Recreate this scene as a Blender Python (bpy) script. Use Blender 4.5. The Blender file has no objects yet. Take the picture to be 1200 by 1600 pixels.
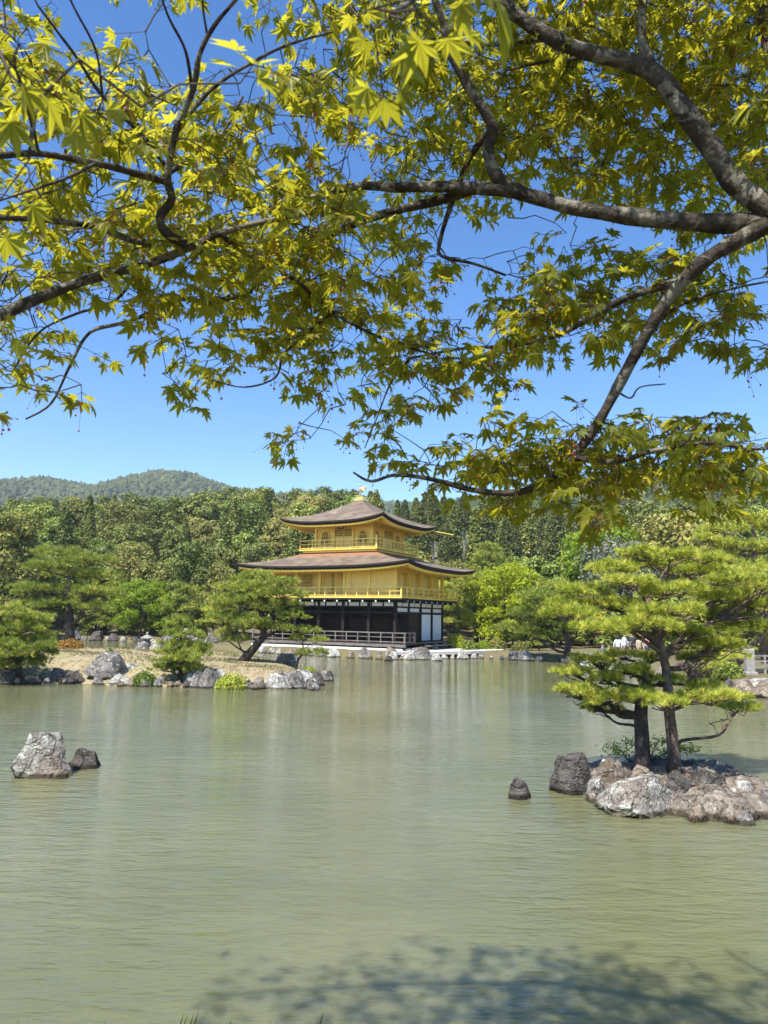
import bpy, bmesh, math, random
import numpy as np
from mathutils import Vector, Matrix, noise
R = math.radians
rs = np.random.RandomState(7)
random.seed(7)
scene = bpy.context.scene
col = scene.collection

# ------------------------------------------------------------------ camera
CAM_H, PITCH, ROLL, FPX = 3.0, 0.1405, 0.0169, 1155.0     # photo pixels: 1200 x 1600
FW = np.array([0, math.cos(PITCH), math.sin(PITCH)])
UP = np.array([0, -math.sin(PITCH), math.cos(PITCH)])
RT = np.array([1.0, 0, 0])
EYE = np.array([0, 0, CAM_H])
cam = bpy.data.cameras.new('camera')
cam.sensor_fit = 'VERTICAL'
cam.sensor_height = 36.0
cam.lens = 36.0 * FPX / 1600.0
cam.clip_start = 0.05
cam.clip_end = 6000
cam.dof.use_dof = True
cam.dof.focus_distance = 14.0
cam.dof.aperture_fstop = cam.lens / 3.0                    # a phone's 3 mm pupil
cam_o = bpy.data.objects.new('camera', cam)
col.objects.link(cam_o)
cr, sr = math.cos(ROLL), math.sin(ROLL)
ax_x = RT * cr + UP * sr
ax_y = -RT * sr + UP * cr
cam_o.matrix_world = Matrix(((ax_x[0], ax_y[0], -FW[0], EYE[0]), (ax_x[1], ax_y[1], -FW[1], EYE[1]),
                             (ax_x[2], ax_y[2], -FW[2], EYE[2]), (0, 0, 0, 1)))
scene.camera = cam_o

# ------------------------------------------------------------------ light
SUN_EL, SUN_H = R(57), np.array([-0.52, -0.854])           # the sun stands behind and left of the viewer
SUN_H = SUN_H / np.linalg.norm(SUN_H)
world = bpy.data.worlds.new('World')
scene.world = world
world.use_nodes = True
wn = world.node_tree
bg = wn.nodes['Background']
sky = wn.nodes.new('ShaderNodeTexSky')
sky.sky_type = 'NISHITA'
sky.sun_disc = False
sky.sun_elevation = SUN_EL
sky.sun_rotation = math.atan2(SUN_H[0], SUN_H[1])
sky.air_density = 1.0
sky.dust_density = 0.3
sky.ozone_density = 2.5
sky.altitude = 100
hs = wn.nodes.new('ShaderNodeHueSaturation'); hs.inputs['Saturation'].default_value = 1.3; hs.inputs['Hue'].default_value = 0.506
wn.links.new(sky.outputs[0], hs.inputs['Color']); wn.links.new(hs.outputs[0], bg.inputs[0])
bg.inputs[1].default_value = 0.12
sun = bpy.data.lights.new('sun', 'SUN')
sun.energy = 5.0
sun.angle = R(0.53)
sun.color = (1.0, 0.95, 0.86)
sun_o = bpy.data.objects.new('sun', sun)
col.objects.link(sun_o)
sv = Vector((SUN_H[0] * math.cos(SUN_EL), SUN_H[1] * math.cos(SUN_EL), math.sin(SUN_EL)))
sun_o.rotation_euler = sv.to_track_quat('Z', 'Y').to_euler()
sun_o.location = (-20, -40, 60)
scene.view_settings.view_transform = 'Standard'
scene.view_settings.look = 'None'
scene.view_settings.gamma = 1.0
scene.view_settings.use_curve_mapping = False
scene.view_settings.exposure = 1.0
scene.render.engine = 'CYCLES'
scene.cycles.max_bounces = 8
scene.cycles.transparent_max_bounces = 8
scene.cycles.caustics_reflective = False
scene.cycles.caustics_refractive = False

# ------------------------------------------------------------------ pixel -> place helpers
def ray(x, y):
    dx, dy = x - 600.0, y - 800.0
    xx, yy = cr * dx + sr * dy, -sr * dx + cr * dy
    return FW + RT * xx / FPX - UP * yy / FPX
def at(x, y, Y):                       # where the ray crosses the plane at ground distance Y
    d = ray(x, y); return EYE + d * (Y / d[1])
def onz(x, y, z=0.0):                  # where the ray meets a level surface
    d = ray(x, y); return EYE + d * ((z - CAM_H) / d[2])
def rng(x, y, r):                      # at a range r from the eye
    d = ray(x, y); return EYE + d / np.linalg.norm(d) * r
def ppm(p):                            # photo pixels per metre at a point
    return FPX / float((np.asarray(p) - EYE) @ FW)
def topx(p):
    q = np.asarray(p) - EYE; d = q @ FW
    x, y = q @ RT / d * FPX, -(q @ UP) / d * FPX
    return 600 + cr * x - sr * y, 800 + sr * x + cr * y

# ------------------------------------------------------------------ object helpers
def tag(o, label=None, cat=None, group=None, kind=None):
    if label: o['label'] = label
    if cat: o['category'] = cat
    if group: o['group'] = group
    if kind: o['kind'] = kind
    return o
def empty(name, loc=(0, 0, 0), rz=0.0):
    o = bpy.data.objects.new(name, None); col.objects.link(o)
    o.location = [float(c) for c in loc]; o.rotation_euler = (0, 0, rz); o.empty_display_size = 0.1
    return o
def link(name, me, mat=None, parent=None):
    o = bpy.data.objects.new(name, me); col.objects.link(o)
    if mat is not None and not me.materials: me.materials.append(mat)
    if parent is not None: o.parent = parent
    return o
def fast_mesh(name, V, F, rnd=None, smooth=False):
    """V (n,3), F (m,k) with constant k; rnd one value per vertex."""
    V = np.asarray(V, np.float32); F = np.asarray(F, np.int32)
    me = bpy.data.meshes.new(name)
    m, k = F.shape
    me.vertices.add(len(V)); me.vertices.foreach_set('co', V.ravel())
    me.loops.add(m * k); me.loops.foreach_set('vertex_index', F.ravel())
    me.polygons.add(m)
    me.polygons.foreach_set('loop_start', np.arange(0, m * k, k, dtype=np.int32))
    me.polygons.foreach_set('use_smooth', np.full(m, smooth))
    me.update(calc_edges=True)
    if rnd is not None:
        a = me.attributes.new('rnd', 'FLOAT', 'POINT'); a.data.foreach_set('value', np.asarray(rnd, np.float32))
    return me
def unit(v):
    v = np.asarray(v, float); n = np.linalg.norm(v, axis=-1, keepdims=True); return v / np.maximum(n, 1e-9)

class MB:
    """collects shapes for one mesh"""
    def __init__(s): s.v = []; s.f = []
    def add(s, V, F):
        o = len(s.v); s.v += [tuple(map(float, p)) for p in V]; s.f += [tuple(i + o for i in f) for f in F]; return s
    def box(s, c, d, M=None):
        x, y, z = d[0] / 2, d[1] / 2, d[2] / 2
        V = [Vector((sx * x, sy * y, sz * z)) for sx in (-1, 1) for sy in (-1, 1) for sz in (-1, 1)]
        if M is not None: V = [M @ p for p in V]
        V = [p + Vector(c) for p in V]
        return s.add(V, [(0, 1, 3, 2), (4, 6, 7, 5), (0, 4, 5, 1), (2, 3, 7, 6), (0, 2, 6, 4), (1, 5, 7, 3)])
    def bar(s, p, q, w, h):
        p, q = Vector(p), Vector(q); d = q - p
        M = d.to_track_quat('X', 'Z').to_matrix()
        return s.box((p + q) / 2, (d.length, w, h), M)
    def tube(s, pts, rad, n=8, cap=True):
        pts = [Vector(p) for p in pts]; m = len(pts); V = []
        nrm = None
        for i, p in enumerate(pts):
            t = (pts[min(i + 1, m - 1)] - pts[max(i - 1, 0)]).normalized()
            if nrm is None:
                nrm = t.orthogonal().normalized()
            else:
                nrm = (nrm - t * nrm.dot(t)); nrm = nrm.normalized() if nrm.length > 1e-6 else t.orthogonal().normalized()
            b = t.cross(nrm)
            r = rad[i] if hasattr(rad, '__len__') else rad
            for k in range(n):
                a = 2 * math.pi * k / n
                V.append(p + (nrm * math.cos(a) + b * math.sin(a)) * r)
        F = [(i * n + k, i * n + (k + 1) % n, (i + 1) * n + (k + 1) % n, (i + 1) * n + k) for i in range(m - 1) for k in range(n)]
        if cap: F += [tuple(range(n))[::-1], tuple((m - 1) * n + k for k in range(n))]
        return s.add(V, F)
    def lathe(s, prof, n=12, c=(0, 0, 0)):
        V = [(c[0] + r * math.cos(2 * math.pi * k / n), c[1] + r * math.sin(2 * math.pi * k / n), c[2] + z) for r, z in prof for k in range(n)]
        m = len(prof)
        F = [(i * n + k, i * n + (k + 1) % n, (i + 1) * n + (k + 1) % n, (i + 1) * n + k) for i in range(m - 1) for k in range(n)]
        F += [tuple(range(n))[::-1], tuple((m - 1) * n + k for k in range(n))]
        return s.add(V, F)
    def build(s, name, mat, parent=None, smooth=False, bevel=0):
        me = bpy.data.meshes.new(name); me.from_pydata(s.v, [], s.f); me.update()
        if smooth: me.polygons.foreach_set('use_smooth', [True] * len(me.polygons))
        o = link(name, me, mat, parent)
        if bevel:
            b = o.modifiers.new('bevel', 'BEVEL'); b.width = bevel; b.segments = 1; b.limit_method = 'ANGLE'
        return o
def bx(name, c, d, mat, parent, bevel=0): return MB().box(c, d).build(name, mat, parent, bevel=bevel)

# ------------------------------------------------------------------ materials
def new_mat(name):
    m = bpy.data.materials.new(name); m.use_nodes = True
    nt = m.node_tree; b = nt.nodes['Principled BSDF']
    return m, nt, b
def nd(nt, t, **kw):
    n = nt.nodes.new(t)
    for k, v in kw.items():
        if k.startswith('i_'):
            key = k[2:]; key = int(key) if key.isdigit() else key.replace('_', ' ')
            n.inputs[key].default_value = v
        else: setattr(n, k, v)
    return n
def ramp(nt, fac, stops, interp='LINEAR'):
    r = nt.nodes.new('ShaderNodeValToRGB'); r.color_ramp.interpolation = interp
    e = r.color_ramp.elements
    while len(e) < len(stops): e.new(0.5)
    for i, (p, c) in enumerate(stops):
        e[i].position = p; e[i].color = (*c, 1) if len(c) == 3 else c
    nt.links.new(fac, r.inputs[0]); return r
def mixc(nt, fac, a, b, mode='MIX'):
    m = nt.nodes.new('ShaderNodeMix'); m.data_type = 'RGBA'; m.blend_type = mode
    for s, v in ((0, fac), (6, a), (7, b)):
        if isinstance(v, (int, float)): m.inputs[s].default_value = v
        elif isinstance(v, tuple): m.inputs[s].default_value = (*v, 1)
        else: nt.links.new(v, m.inputs[s])
    return m.outputs[2]
def coords(nt, kind='Object', scale=(1, 1, 1), rot=(0, 0, 0)):
    tc = nt.nodes.new('ShaderNodeTexCoord'); mp = nt.nodes.new('ShaderNodeMapping')
    mp.inputs['Scale'].default_value = scale; mp.inputs['Rotation'].default_value = rot
    nt.links.new(tc.outputs[kind], mp.inputs[0]); return mp.outputs[0]
def noise_n(nt, vec, scale, detail=4, rough=0.55, dist=0.0):
    n = nd(nt, 'ShaderNodeTexNoise', i_Scale=scale, i_Detail=detail, i_Roughness=rough, i_Distortion=dist)
    nt.links.new(vec, n.inputs['Vector']); return n
def bump(nt, b, h, strength, dist=0.02):
    n = nd(nt, 'ShaderNodeBump', i_Strength=strength, i_Distance=dist)
    nt.links.new(h, n.inputs['Height']); nt.links.new(n.outputs[0], b.inputs['Normal']); return n
def rough_mat(name, stops, scale=3.0, rough=0.85, bmp=0.4, dist=0.03, stretch=(1, 1, 1), detail=6, spec=0.3, metal=0.0, kind='Object'):
    m, nt, b = new_mat(name)
    v = coords(nt, kind, stretch); n = noise_n(nt, v, scale, detail, 0.6)
    r = ramp(nt, n.outputs[0], stops); nt.links.new(r.outputs[0], b.inputs['Base Color'])
    n2 = noise_n(nt, v, scale * 5, 5, 0.6); bump(nt, b, n2.outputs[0], bmp, dist)
    b.inputs['Roughness'].default_value = rough; b.inputs['Specular IOR Level'].default_value = spec; b.inputs['Metallic'].default_value = metal
    return m
def leaf_mat(name, stops, transl=(0.5, 0.45, 0.05), tw=0.4, rough=0.5, spec=0.25, objvar=0.0, gain=1.0):
    """foliage: colour varies leaf by leaf (and tree by tree), light passes through"""
    m, nt, b = new_mat(name)
    at_ = nd(nt, 'ShaderNodeAttribute', attribute_name='rnd')
    fac = at_.outputs['Fac']
    if objvar:
        oi = nd(nt, 'ShaderNodeObjectInfo')
        ma = nd(nt, 'ShaderNodeMath', operation='MULTIPLY_ADD'); nt.links.new(oi.outputs['Random'], ma.inputs[0])
        ma.inputs[1].default_value = objvar; ma.inputs[2].default_value = -objvar / 2
        ad = nd(nt, 'ShaderNodeMath', operation='ADD', use_clamp=True); nt.links.new(fac, ad.inputs[0]); nt.links.new(ma.outputs[0], ad.inputs[1])
        fac = ad.outputs[0]
    r = ramp(nt, fac, [(p, tuple(min(.9, x * gain) for x in c)) for p, c in stops])
    nt.links.new(r.outputs[0], b.inputs['Base Color'])
    b.inputs['Roughness'].default_value = rough; b.inputs['Specular IOR Level'].default_value = spec
    tr = nd(nt, 'ShaderNodeBsdfTranslucent')
    tc = mixc(nt, 1.0, r.outputs[0], transl, 'MULTIPLY') if max(transl) > 1.0 else mixc(nt, 0.35, transl, r.outputs[0])
    nt.links.new(tc, tr.inputs[0])
    mx = nd(nt, 'ShaderNodeMixShader', i_0=tw)
    nt.links.new(b.outputs[0], mx.inputs[1]); nt.links.new(tr.outputs[0], mx.inputs[2])
    nt.links.new(mx.outputs[0], nt.nodes['Material Output'].inputs[0])
    return m

M = {}
M['bark'] = rough_mat('pine_bark', [(0.3, (0.018, 0.014, 0.012)), (0.55, (0.075, 0.06, 0.05)), (0.75, (0.17, 0.145, 0.125))], 9, 0.95, 1.0, 0.05, (1, 1, 0.35))
M['bark_red'] = rough_mat('reddish_pine_bark', [(0.3, (0.05, 0.035, 0.028)), (0.55, (0.17, 0.12, 0.09)), (0.75, (0.33, 0.26, 0.22))], 7, 0.95, 1.0, 0.05, (1, 1, 0.5))  # pine bark with a redder, paler colour than the plain one
M['cedar_bark'] = rough_mat('cedar_bark', [(0.3, (0.13, 0.11, 0.095)), (0.7, (0.34, 0.31, 0.28))], 2, 0.95, 0.5, 0.05, (1, 1, 0.2))
def maple_bark():
    m, nt, b = new_mat('maple_bark')
    v = coords(nt, 'Object'); n = noise_n(nt, v, 14, 7, 0.7, 0.6); n2 = noise_n(nt, v, 60, 5, 0.6); n3 = noise_n(nt, v, 11, 5, 0.65, 0.8)
    r = ramp(nt, n.outputs[0], [(0.3, (0.014, 0.010, 0.007)), (0.46, (0.045, 0.034, 0.025)), (0.58, (0.085, 0.068, 0.05)), (0.70, (0.22, 0.205, 0.165))])
    g = ramp(nt, n3.outputs[0], [(0.53, (0, 0, 0)), (0.57, (1, 1, 1))])
    c = mixc(nt, g.outputs[0], r.outputs[0], mixc(nt, 0.4, r.outputs[0], (0.36, 0.34, 0.27)))
    nt.links.new(c, b.inputs['Base Color']); b.inputs['Roughness'].default_value = 0.85; b.inputs['Specular IOR Level'].default_value = 0.25
    ad = nd(nt, 'ShaderNodeMath', operation='ADD'); nt.links.new(n.outputs[0], ad.inputs[0]); nt.links.new(n2.outputs[0], ad.inputs[1])
    bump(nt, b, ad.outputs[0], 0.9, 0.016)
    return m
M['maple_bark'] = maple_bark()
M['twig'] = rough_mat('maple_twig', [(0.3, (0.025, 0.018, 0.014)), (0.7, (0.075, 0.055, 0.045))], 20, 0.8, 0.2, 0.002)
M['maple_leaf'] = leaf_mat('maple_leaf', [(0.0, (0.03, 0.055, 0.006)), (0.4, (0.075, 0.11, 0.012)), (0.75, (0.16, 0.18, 0.02)), (0.95, (0.28, 0.23, 0.03)), (1.0, (0.22, 0.10, 0.02))], (0.86, 0.79, 0.05), 0.54, 0.45, 0.35)
M['needle'] = leaf_mat('pine_needles', [(0.0, (0.035, 0.055, 0.010)), (0.45, (0.10, 0.128, 0.02)), (0.8, (0.20, 0.215, 0.035)), (1.0, (0.32, 0.29, 0.07))], (0.3, 0.33, 0.04), 0.3, 0.5, 0.25, 0.25, gain=2.25)
M['needle_bright'] = leaf_mat('bright_pine_needles', [(0.0, (0.05, 0.075, 0.010)), (0.45, (0.145, 0.17, 0.02)), (0.8, (0.27, 0.275, 0.04)), (1.0, (0.38, 0.34, 0.08))], (0.4, 0.42, 0.05), 0.32, 0.5, 0.25, 0.2, gain=2.25)
M['fol_dark'] = leaf_mat('dark_evergreen_leaves', [(0.0, (0.018, 0.028, 0.006)), (0.5, (0.058, 0.072, 0.014)), (1.0, (0.13, 0.13, 0.03))], (0.12, 0.17, 0.04), 0.2, 0.5, 0.3, 0.35, gain=2.6)
M['fol_cedar'] = leaf_mat('cedar_sprays', [(0.0, (0.016, 0.024, 0.006)), (0.5, (0.046, 0.058, 0.014)), (1.0, (0.10, 0.10, 0.028))], (0.10, 0.14, 0.04), 0.15, 0.6, 0.2, 0.3, gain=2.1)
M['fol_mid'] = leaf_mat('mid_green_leaves', [(0.0, (0.028, 0.048, 0.008)), (0.5, (0.088, 0.118, 0.018)), (1.0, (0.17, 0.18, 0.035))], (0.22, 0.28, 0.05), 0.25, 0.5, 0.3, 0.45, gain=2.2)
M['fol_tan'] = leaf_mat('tan_flowering_leaves', [(0.0, (0.04, 0.052, 0.014)), (0.5, (0.115, 0.122, 0.03)), (1.0, (0.22, 0.19, 0.055))], (0.3, 0.26, 0.05), 0.25, 0.55, 0.2, 0.45, gain=1.9)
M['fol_fresh'] = leaf_mat('fresh_maple_leaves', [(0.0, (0.08, 0.14, 0.01)), (0.6, (0.18, 0.26, 0.018)), (1.0, (0.30, 0.34, 0.03))], (0.5, 0.6, 0.04), 0.4, 0.5, 0.2, 0.3, gain=1.1)
M['fol_lime'] = leaf_mat('lime_maple_leaves', [(0.0, (0.17, 0.22, 0.012)), (0.6, (0.30, 0.35, 0.018)), (1.0, (0.44, 0.45, 0.04))], (0.68, 0.75, 0.04), 0.4, 0.5, 0.2, 0.1)
M['fol_grey'] = leaf_mat('grey_green_leaves', [(0.0, (0.05, 0.065, 0.045)), (0.6, (0.11, 0.125, 0.085)), (1.0, (0.19, 0.19, 0.14))], (0.2, 0.22, 0.14), 0.2, 0.5, 0.3, 0.3, gain=1.5)
M['fol_rust'] = leaf_mat('rusty_shrub_leaves', [(0.0, (0.12, 0.06, 0.012)), (0.6, (0.3, 0.15, 0.025)), (1.0, (0.36, 0.26, 0.05))], (0.5, 0.3, 0.05), 0.25, 0.5, 0.2)
M['far_wood'] = leaf_mat('far_wood_crowns', [(0.0, (0.03, 0.045, 0.022)), (0.5, (0.06, 0.078, 0.032)), (0.8, (0.10, 0.11, 0.045)), (1.0, (0.15, 0.14, 0.06))], (0.15, 0.18, 0.05), 0.1, 0.7, 0.1, gain=1.15)
M['berry'] = rough_mat('winged_seeds', [(0.3, (0.16, 0.02, 0.015)), (0.7, (0.32, 0.07, 0.04))], 40, 0.5, 0.0)
M['grass'] = leaf_mat('bank_grass', [(0.0, (0.02, 0.04, 0.01)), (1.0, (0.07, 0.1, 0.02))], (0.2, 0.25, 0.04), 0.3)

def rock_mat(name, dark, mid, light, lichen, lam, warm=None):
    m, nt, b = new_mat(name)
    v = coords(nt, 'Object'); oi = nd(nt, 'ShaderNodeObjectInfo')
    ad = nd(nt, 'ShaderNodeVectorMath', operation='ADD'); nt.links.new(v, ad.inputs[0])
    sc = nd(nt, 'ShaderNodeVectorMath', operation='SCALE'); sc.inputs[0].default_value = (37, 51, 23); nt.links.new(oi.outputs['Random'], sc.inputs['Scale'])
    nt.links.new(sc.outputs[0], ad.inputs[1]); v = ad.outputs[0]
    n = noise_n(nt, v, 2.6, 8, 0.68, 0.5); n2 = noise_n(nt, v, 6, 6, 0.7, 0.3); n3 = noise_n(nt, v, 22, 5, 0.65)
    r = ramp(nt, n.outputs[0], [(0.32, dark), (0.5, mid), (0.68, light)])
    l = ramp(nt, n2.outputs[0], [(lam, (0, 0, 0)), (lam + 0.06, (1, 1, 1))])
    c = mixc(nt, l.outputs[0], r.outputs[0], lichen)
    if warm:
        n4 = noise_n(nt, v, 1.3, 3, 0.5); w = ramp(nt, n4.outputs[0], [(0.45, (0, 0, 0)), (0.6, (0.85, 0.85, 0.85))])
        c = mixc(nt, w.outputs[0], c, mixc(nt, 0.45, r.outputs[0], warm))
    dk = ramp(nt, n3.outputs[0], [(0.32, (0.22, 0.2, 0.18)), (0.47, (1, 1, 1))])
    c = mixc(nt, 0.9, c, dk.outputs[0], 'MULTIPLY')
    wv = noise_n(nt, v, 3.0, 4, 0.6, 0.2); vm = nd(nt, 'ShaderNodeVectorMath', operation='MULTIPLY_ADD'); nt.links.new(wv.outputs['Color'], vm.inputs[0]); vm.inputs[1].default_value = (.5, .5, .5); nt.links.new(v, vm.inputs[2])
    vo = nd(nt, 'ShaderNodeTexVoronoi', feature='DISTANCE_TO_EDGE', i_Scale=2.3); nt.links.new(vm.outputs[0], vo.inputs['Vector'])
    ck = ramp(nt, vo.outputs[0], [(0.0, (0.25, 0.22, 0.2)), (0.035, (1, 1, 1))]); c = mixc(nt, 0.42, c, ck.outputs[0], 'MULTIPLY')
    g = nd(nt, 'ShaderNodeNewGeometry'); sx = nd(nt, 'ShaderNodeSeparateXYZ'); nt.links.new(g.outputs['Position'], sx.inputs[0])
    wz = nd(nt, 'ShaderNodeMath', operation='MULTIPLY_ADD'); nt.links.new(n3.outputs[0], wz.inputs[0]); wz.inputs[1].default_value = -0.12; nt.links.new(sx.outputs[2], wz.inputs[2])
    wet = ramp(nt, wz.outputs[0], [(0.0, (0.28, 0.26, 0.2)), (0.035, (1, 1, 1))])        # wet tide line at the water
    c = mixc(nt, 1.0, c, wet.outputs[0], 'MULTIPLY')
    nt.links.new(c, b.inputs['Base Color']); b.inputs['Roughness'].default_value = 0.9; b.inputs['Specular IOR Level'].default_value = 0.25
    a2 = nd(nt, 'ShaderNodeMath', operation='MULTIPLY_ADD'); nt.links.new(n3.outputs[0], a2.inputs[0]); a2.inputs[1].default_value = 0.35; nt.links.new(n2.outputs[0], a2.inputs[2])
    ca = nd(nt, 'ShaderNodeMath', operation='ADD'); cm = ramp(nt, vo.outputs[0], [(0.0, (0, 0, 0)), (0.06, (.35, .35, .35))]); nt.links.new(cm.outputs[0], ca.inputs[0]); nt.links.new(a2.outputs[0], ca.inputs[1])
    bump(nt, b, ca.outputs[0], 1.0, 0.11)
    return m
M['rock_grey'] = rock_mat('grey_rock', (0.07, 0.062, 0.055), (0.2, 0.18, 0.165), (0.36, 0.34, 0.32), (0.5, 0.5, 0.46), 0.56)
M['rock_dark'] = rock_mat('dark_rock', (0.035, 0.03, 0.026), (0.1, 0.088, 0.078), (0.2, 0.18, 0.16), (0.36, 0.37, 0.33), 0.62)
M['rock_pale'] = rock_mat('pale_rock', (0.12, 0.11, 0.095), (0.34, 0.32, 0.29), (0.55, 0.53, 0.5), (0.62, 0.64, 0.57), 0.52)
M['rock_lichen'] = rock_mat('lichen_rock', (0.10, 0.08, 0.07), (0.27, 0.24, 0.21), (0.5, 0.48, 0.43), (0.54, 0.55, 0.48), 0.5, (0.30, 0.22, 0.17))
M['rock_brown'] = rock_mat('brown_rock', (0.075, 0.058, 0.043), (0.22, 0.18, 0.14), (0.40, 0.345, 0.28), (0.52, 0.5, 0.43), 0.56, (0.3, 0.21, 0.14))
M['islet_rock'] = rock_mat('islet_rock_ground', (0.07, 0.056, 0.044), (0.23, 0.195, 0.155), (0.42, 0.37, 0.31), (0.5, 0.48, 0.41), 0.56, (0.25, 0.19, 0.13))

def ground_mat(name, stops, s1=0.5, s2=9.0):
    m, nt, b = new_mat(name)
    v = coords(nt, 'Object'); n = noise_n(nt, v, s1, 6, 0.65); n2 = noise_n(nt, v, s2, 6, 0.7)
    a = nd(nt, 'ShaderNodeMath', operation='MULTIPLY_ADD'); nt.links.new(n2.outputs[0], a.inputs[0]); a.inputs[1].default_value = 0.55
    h = nd(nt, 'ShaderNodeMath', operation='MULTIPLY'); nt.links.new(n.outputs[0], h.inputs[0]); h.inputs[1].default_value = 0.45; nt.links.new(h.outputs[0], a.inputs[2])
    r = ramp(nt, a.outputs[0], stops); nt.links.new(r.outputs[0], b.inputs['Base Color'])
    b.inputs['Roughness'].default_value = 0.95; b.inputs['Specular IOR Level'].default_value = 0.15
    bump(nt, b, n2.outputs[0], 0.9, 0.06)
    return m
M['ground'] = ground_mat('forest_floor', [(0.3, (0.06, 0.05, 0.03)), (0.5, (0.15, 0.125, 0.07)), (0.62, (0.13, 0.14, 0.05)), (0.75, (0.26, 0.22, 0.14))])
M['island'] = ground_mat('dry_moss', [(0.3, (0.09, 0.07, 0.042)), (0.43, (0.22, 0.175, 0.105)), (0.5, (0.33, 0.27, 0.17)), (0.57, (0.16, 0.155, 0.055)), (0.64, (0.33, 0.275, 0.18)), (0.8, (0.42, 0.365, 0.26))], 0.9, 5)
M['islet'] = ground_mat('rooty_soil', [(0.3, (0.05, 0.036, 0.026)), (0.47, (0.17, 0.125, 0.085)), (0.58, (0.27, 0.215, 0.155)), (0.72, (0.36, 0.31, 0.24))], 1.6, 14)
M['gravel'] = ground_mat('pale_gravel', [(0.3, (0.42, 0.4, 0.36)), (0.7, (0.66, 0.64, 0.6))], 0.8, 30)

def water_mat():
    m, nt, b = new_mat('pond_water')
    g = nd(nt, 'ShaderNodeNewGeometry')
    def wave(angle, scale, dist, det, stretch):
        mp = nd(nt, 'ShaderNodeMapping'); mp.inputs['Rotation'].default_value = (0, 0, angle); mp.inputs['Scale'].default_value = (stretch, 1, 1)
        nt.links.new(g.outputs['Position'], mp.inputs[0])
        n = noise_n(nt, mp.outputs[0], scale, det, 0.6, dist); return n.outputs[0]
    a = wave(R(-50), 3.2, 0.5, 3, 0.28)        # long ripples driven by the breeze
    c = wave(R(-30), 8.0, 0.3, 2, 0.34)
    d = wave(R(-4), 19, 0.2, 2, 0.36)
    e = wave(R(-20), 0.13, 0.5, 3, 0.5)        # calmer and rougher areas
    s1 = nd(nt, 'ShaderNodeMath', operation='MULTIPLY_ADD'); nt.links.new(c, s1.inputs[0]); s1.inputs[1].default_value = 0.55; nt.links.new(a, s1.inputs[2])
    s2 = nd(nt, 'ShaderNodeMath', operation='MULTIPLY_ADD'); nt.links.new(d, s2.inputs[0]); s2.inputs[1].default_value = 0.26; nt.links.new(s1.outputs[0], s2.inputs[2])
    am = ramp(nt, e, [(0.36, (0.45, 0.45, 0.45)), (0.62, (1, 1, 1))])
    s3 = nd(nt, 'ShaderNodeMath', operation='MULTIPLY'); nt.links.new(s2.outputs[0], s3.inputs[0])
    sy = nd(nt, 'ShaderNodeSeparateXYZ'); nt.links.new(g.outputs['Position'], sy.inputs[0])          # the far reach lies sheltered behind the islands
    sh = nd(nt, 'ShaderNodeMapRange'); sh.inputs['From Min'].default_value = 16; sh.inputs['From Max'].default_value = 38; sh.inputs['To Min'].default_value = 1.0; sh.inputs['To Max'].default_value = 0.36
    nt.links.new(sy.outputs[1], sh.inputs[0]); s4 = nd(nt, 'ShaderNodeMath', operation='MULTIPLY'); nt.links.new(am.outputs[0], s4.inputs[0]); nt.links.new(sh.outputs[0], s4.inputs[1]); nt.links.new(s4.outputs[0], s3.inputs[1])
    bump(nt, b, s3.outputs[0], 0.9, 0.066)
    mur = noise_n(nt, g.outputs['Position'], 0.25, 3, 0.5)
    r = ramp(nt, mur.outputs[0], [(0.3, (0.112, 0.118, 0.054)), (0.7, (0.16, 0.162, 0.084))])
    nt.links.new(r.outputs[0], b.inputs['Base Color'])
    b.inputs['Roughness'].default_value = 0.04; b.inputs['IOR'].default_value = 1.333; b.inputs['Specular IOR Level'].default_value = 0.6
    b.inputs['Subsurface Weight'].default_value = 1.0; b.inputs['Subsurface Radius'].default_value = (1.0, 0.95, 0.6); b.inputs['Subsurface Scale'].default_value = 0.8
    return m
M['water'] = water_mat()

def gold_mat(name, c1, c2, metal, rough, lines=None):
    m, nt, b = new_mat(name)
    v = coords(nt, 'Object'); n = noise_n(nt, v, 1.7, 5, 0.6)
    r = ramp(nt, n.outputs[0], [(0.3, c1), (0.7, c2)]); nt.links.new(r.outputs[0], b.inputs['Base Color'])
    b.inputs['Metallic'].default_value = metal; b.inputs['Roughness'].default_value = rough
    if lines:
        w = nd(nt, 'ShaderNodeTexWave', wave_type='BANDS', bands_direction='Z', i_Scale=lines, i_Distortion=0.3)
        nt.links.new(v, w.inputs['Vector']); bump(nt, b, w.outputs[0], 0.35, 0.02)
    return m
M['gold'] = gold_mat('gold_leaf', (0.86, 0.575, 0.10), (0.95, 0.69, 0.18), 0.22, 0.4)
M['gold_board'] = gold_mat('gold_leaf_boards', (0.87, 0.615, 0.16), (0.95, 0.73, 0.26), 0.16, 0.42, 3.2)
M['gold_bright'] = gold_mat('bright_gold', (0.85, 0.6, 0.16), (0.95, 0.75, 0.3), 0.8, 0.25)
M['lattice_back'] = rough_mat('dark_lattice_back', [(0.3, (0.12, 0.09, 0.04)), (0.7, (0.2, 0.15, 0.07))], 3, 0.7, 0.1)  # dark brown backing behind the window and door bars
M['plaster'] = rough_mat('white_plaster', [(0.3, (0.74, 0.75, 0.76)), (0.7, (0.83, 0.83, 0.83))], 2, 0.85, 0.1, 0.01)
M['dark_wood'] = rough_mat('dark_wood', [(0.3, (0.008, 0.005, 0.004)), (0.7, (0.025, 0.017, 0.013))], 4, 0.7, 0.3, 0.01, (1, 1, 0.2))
M['red_wood'] = rough_mat('red_brown_door', [(0.3, (0.025, 0.010, 0.007)), (0.7, (0.06, 0.026, 0.018))], 4, 0.6, 0.3, 0.01, (4, 4, 0.3))
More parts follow.
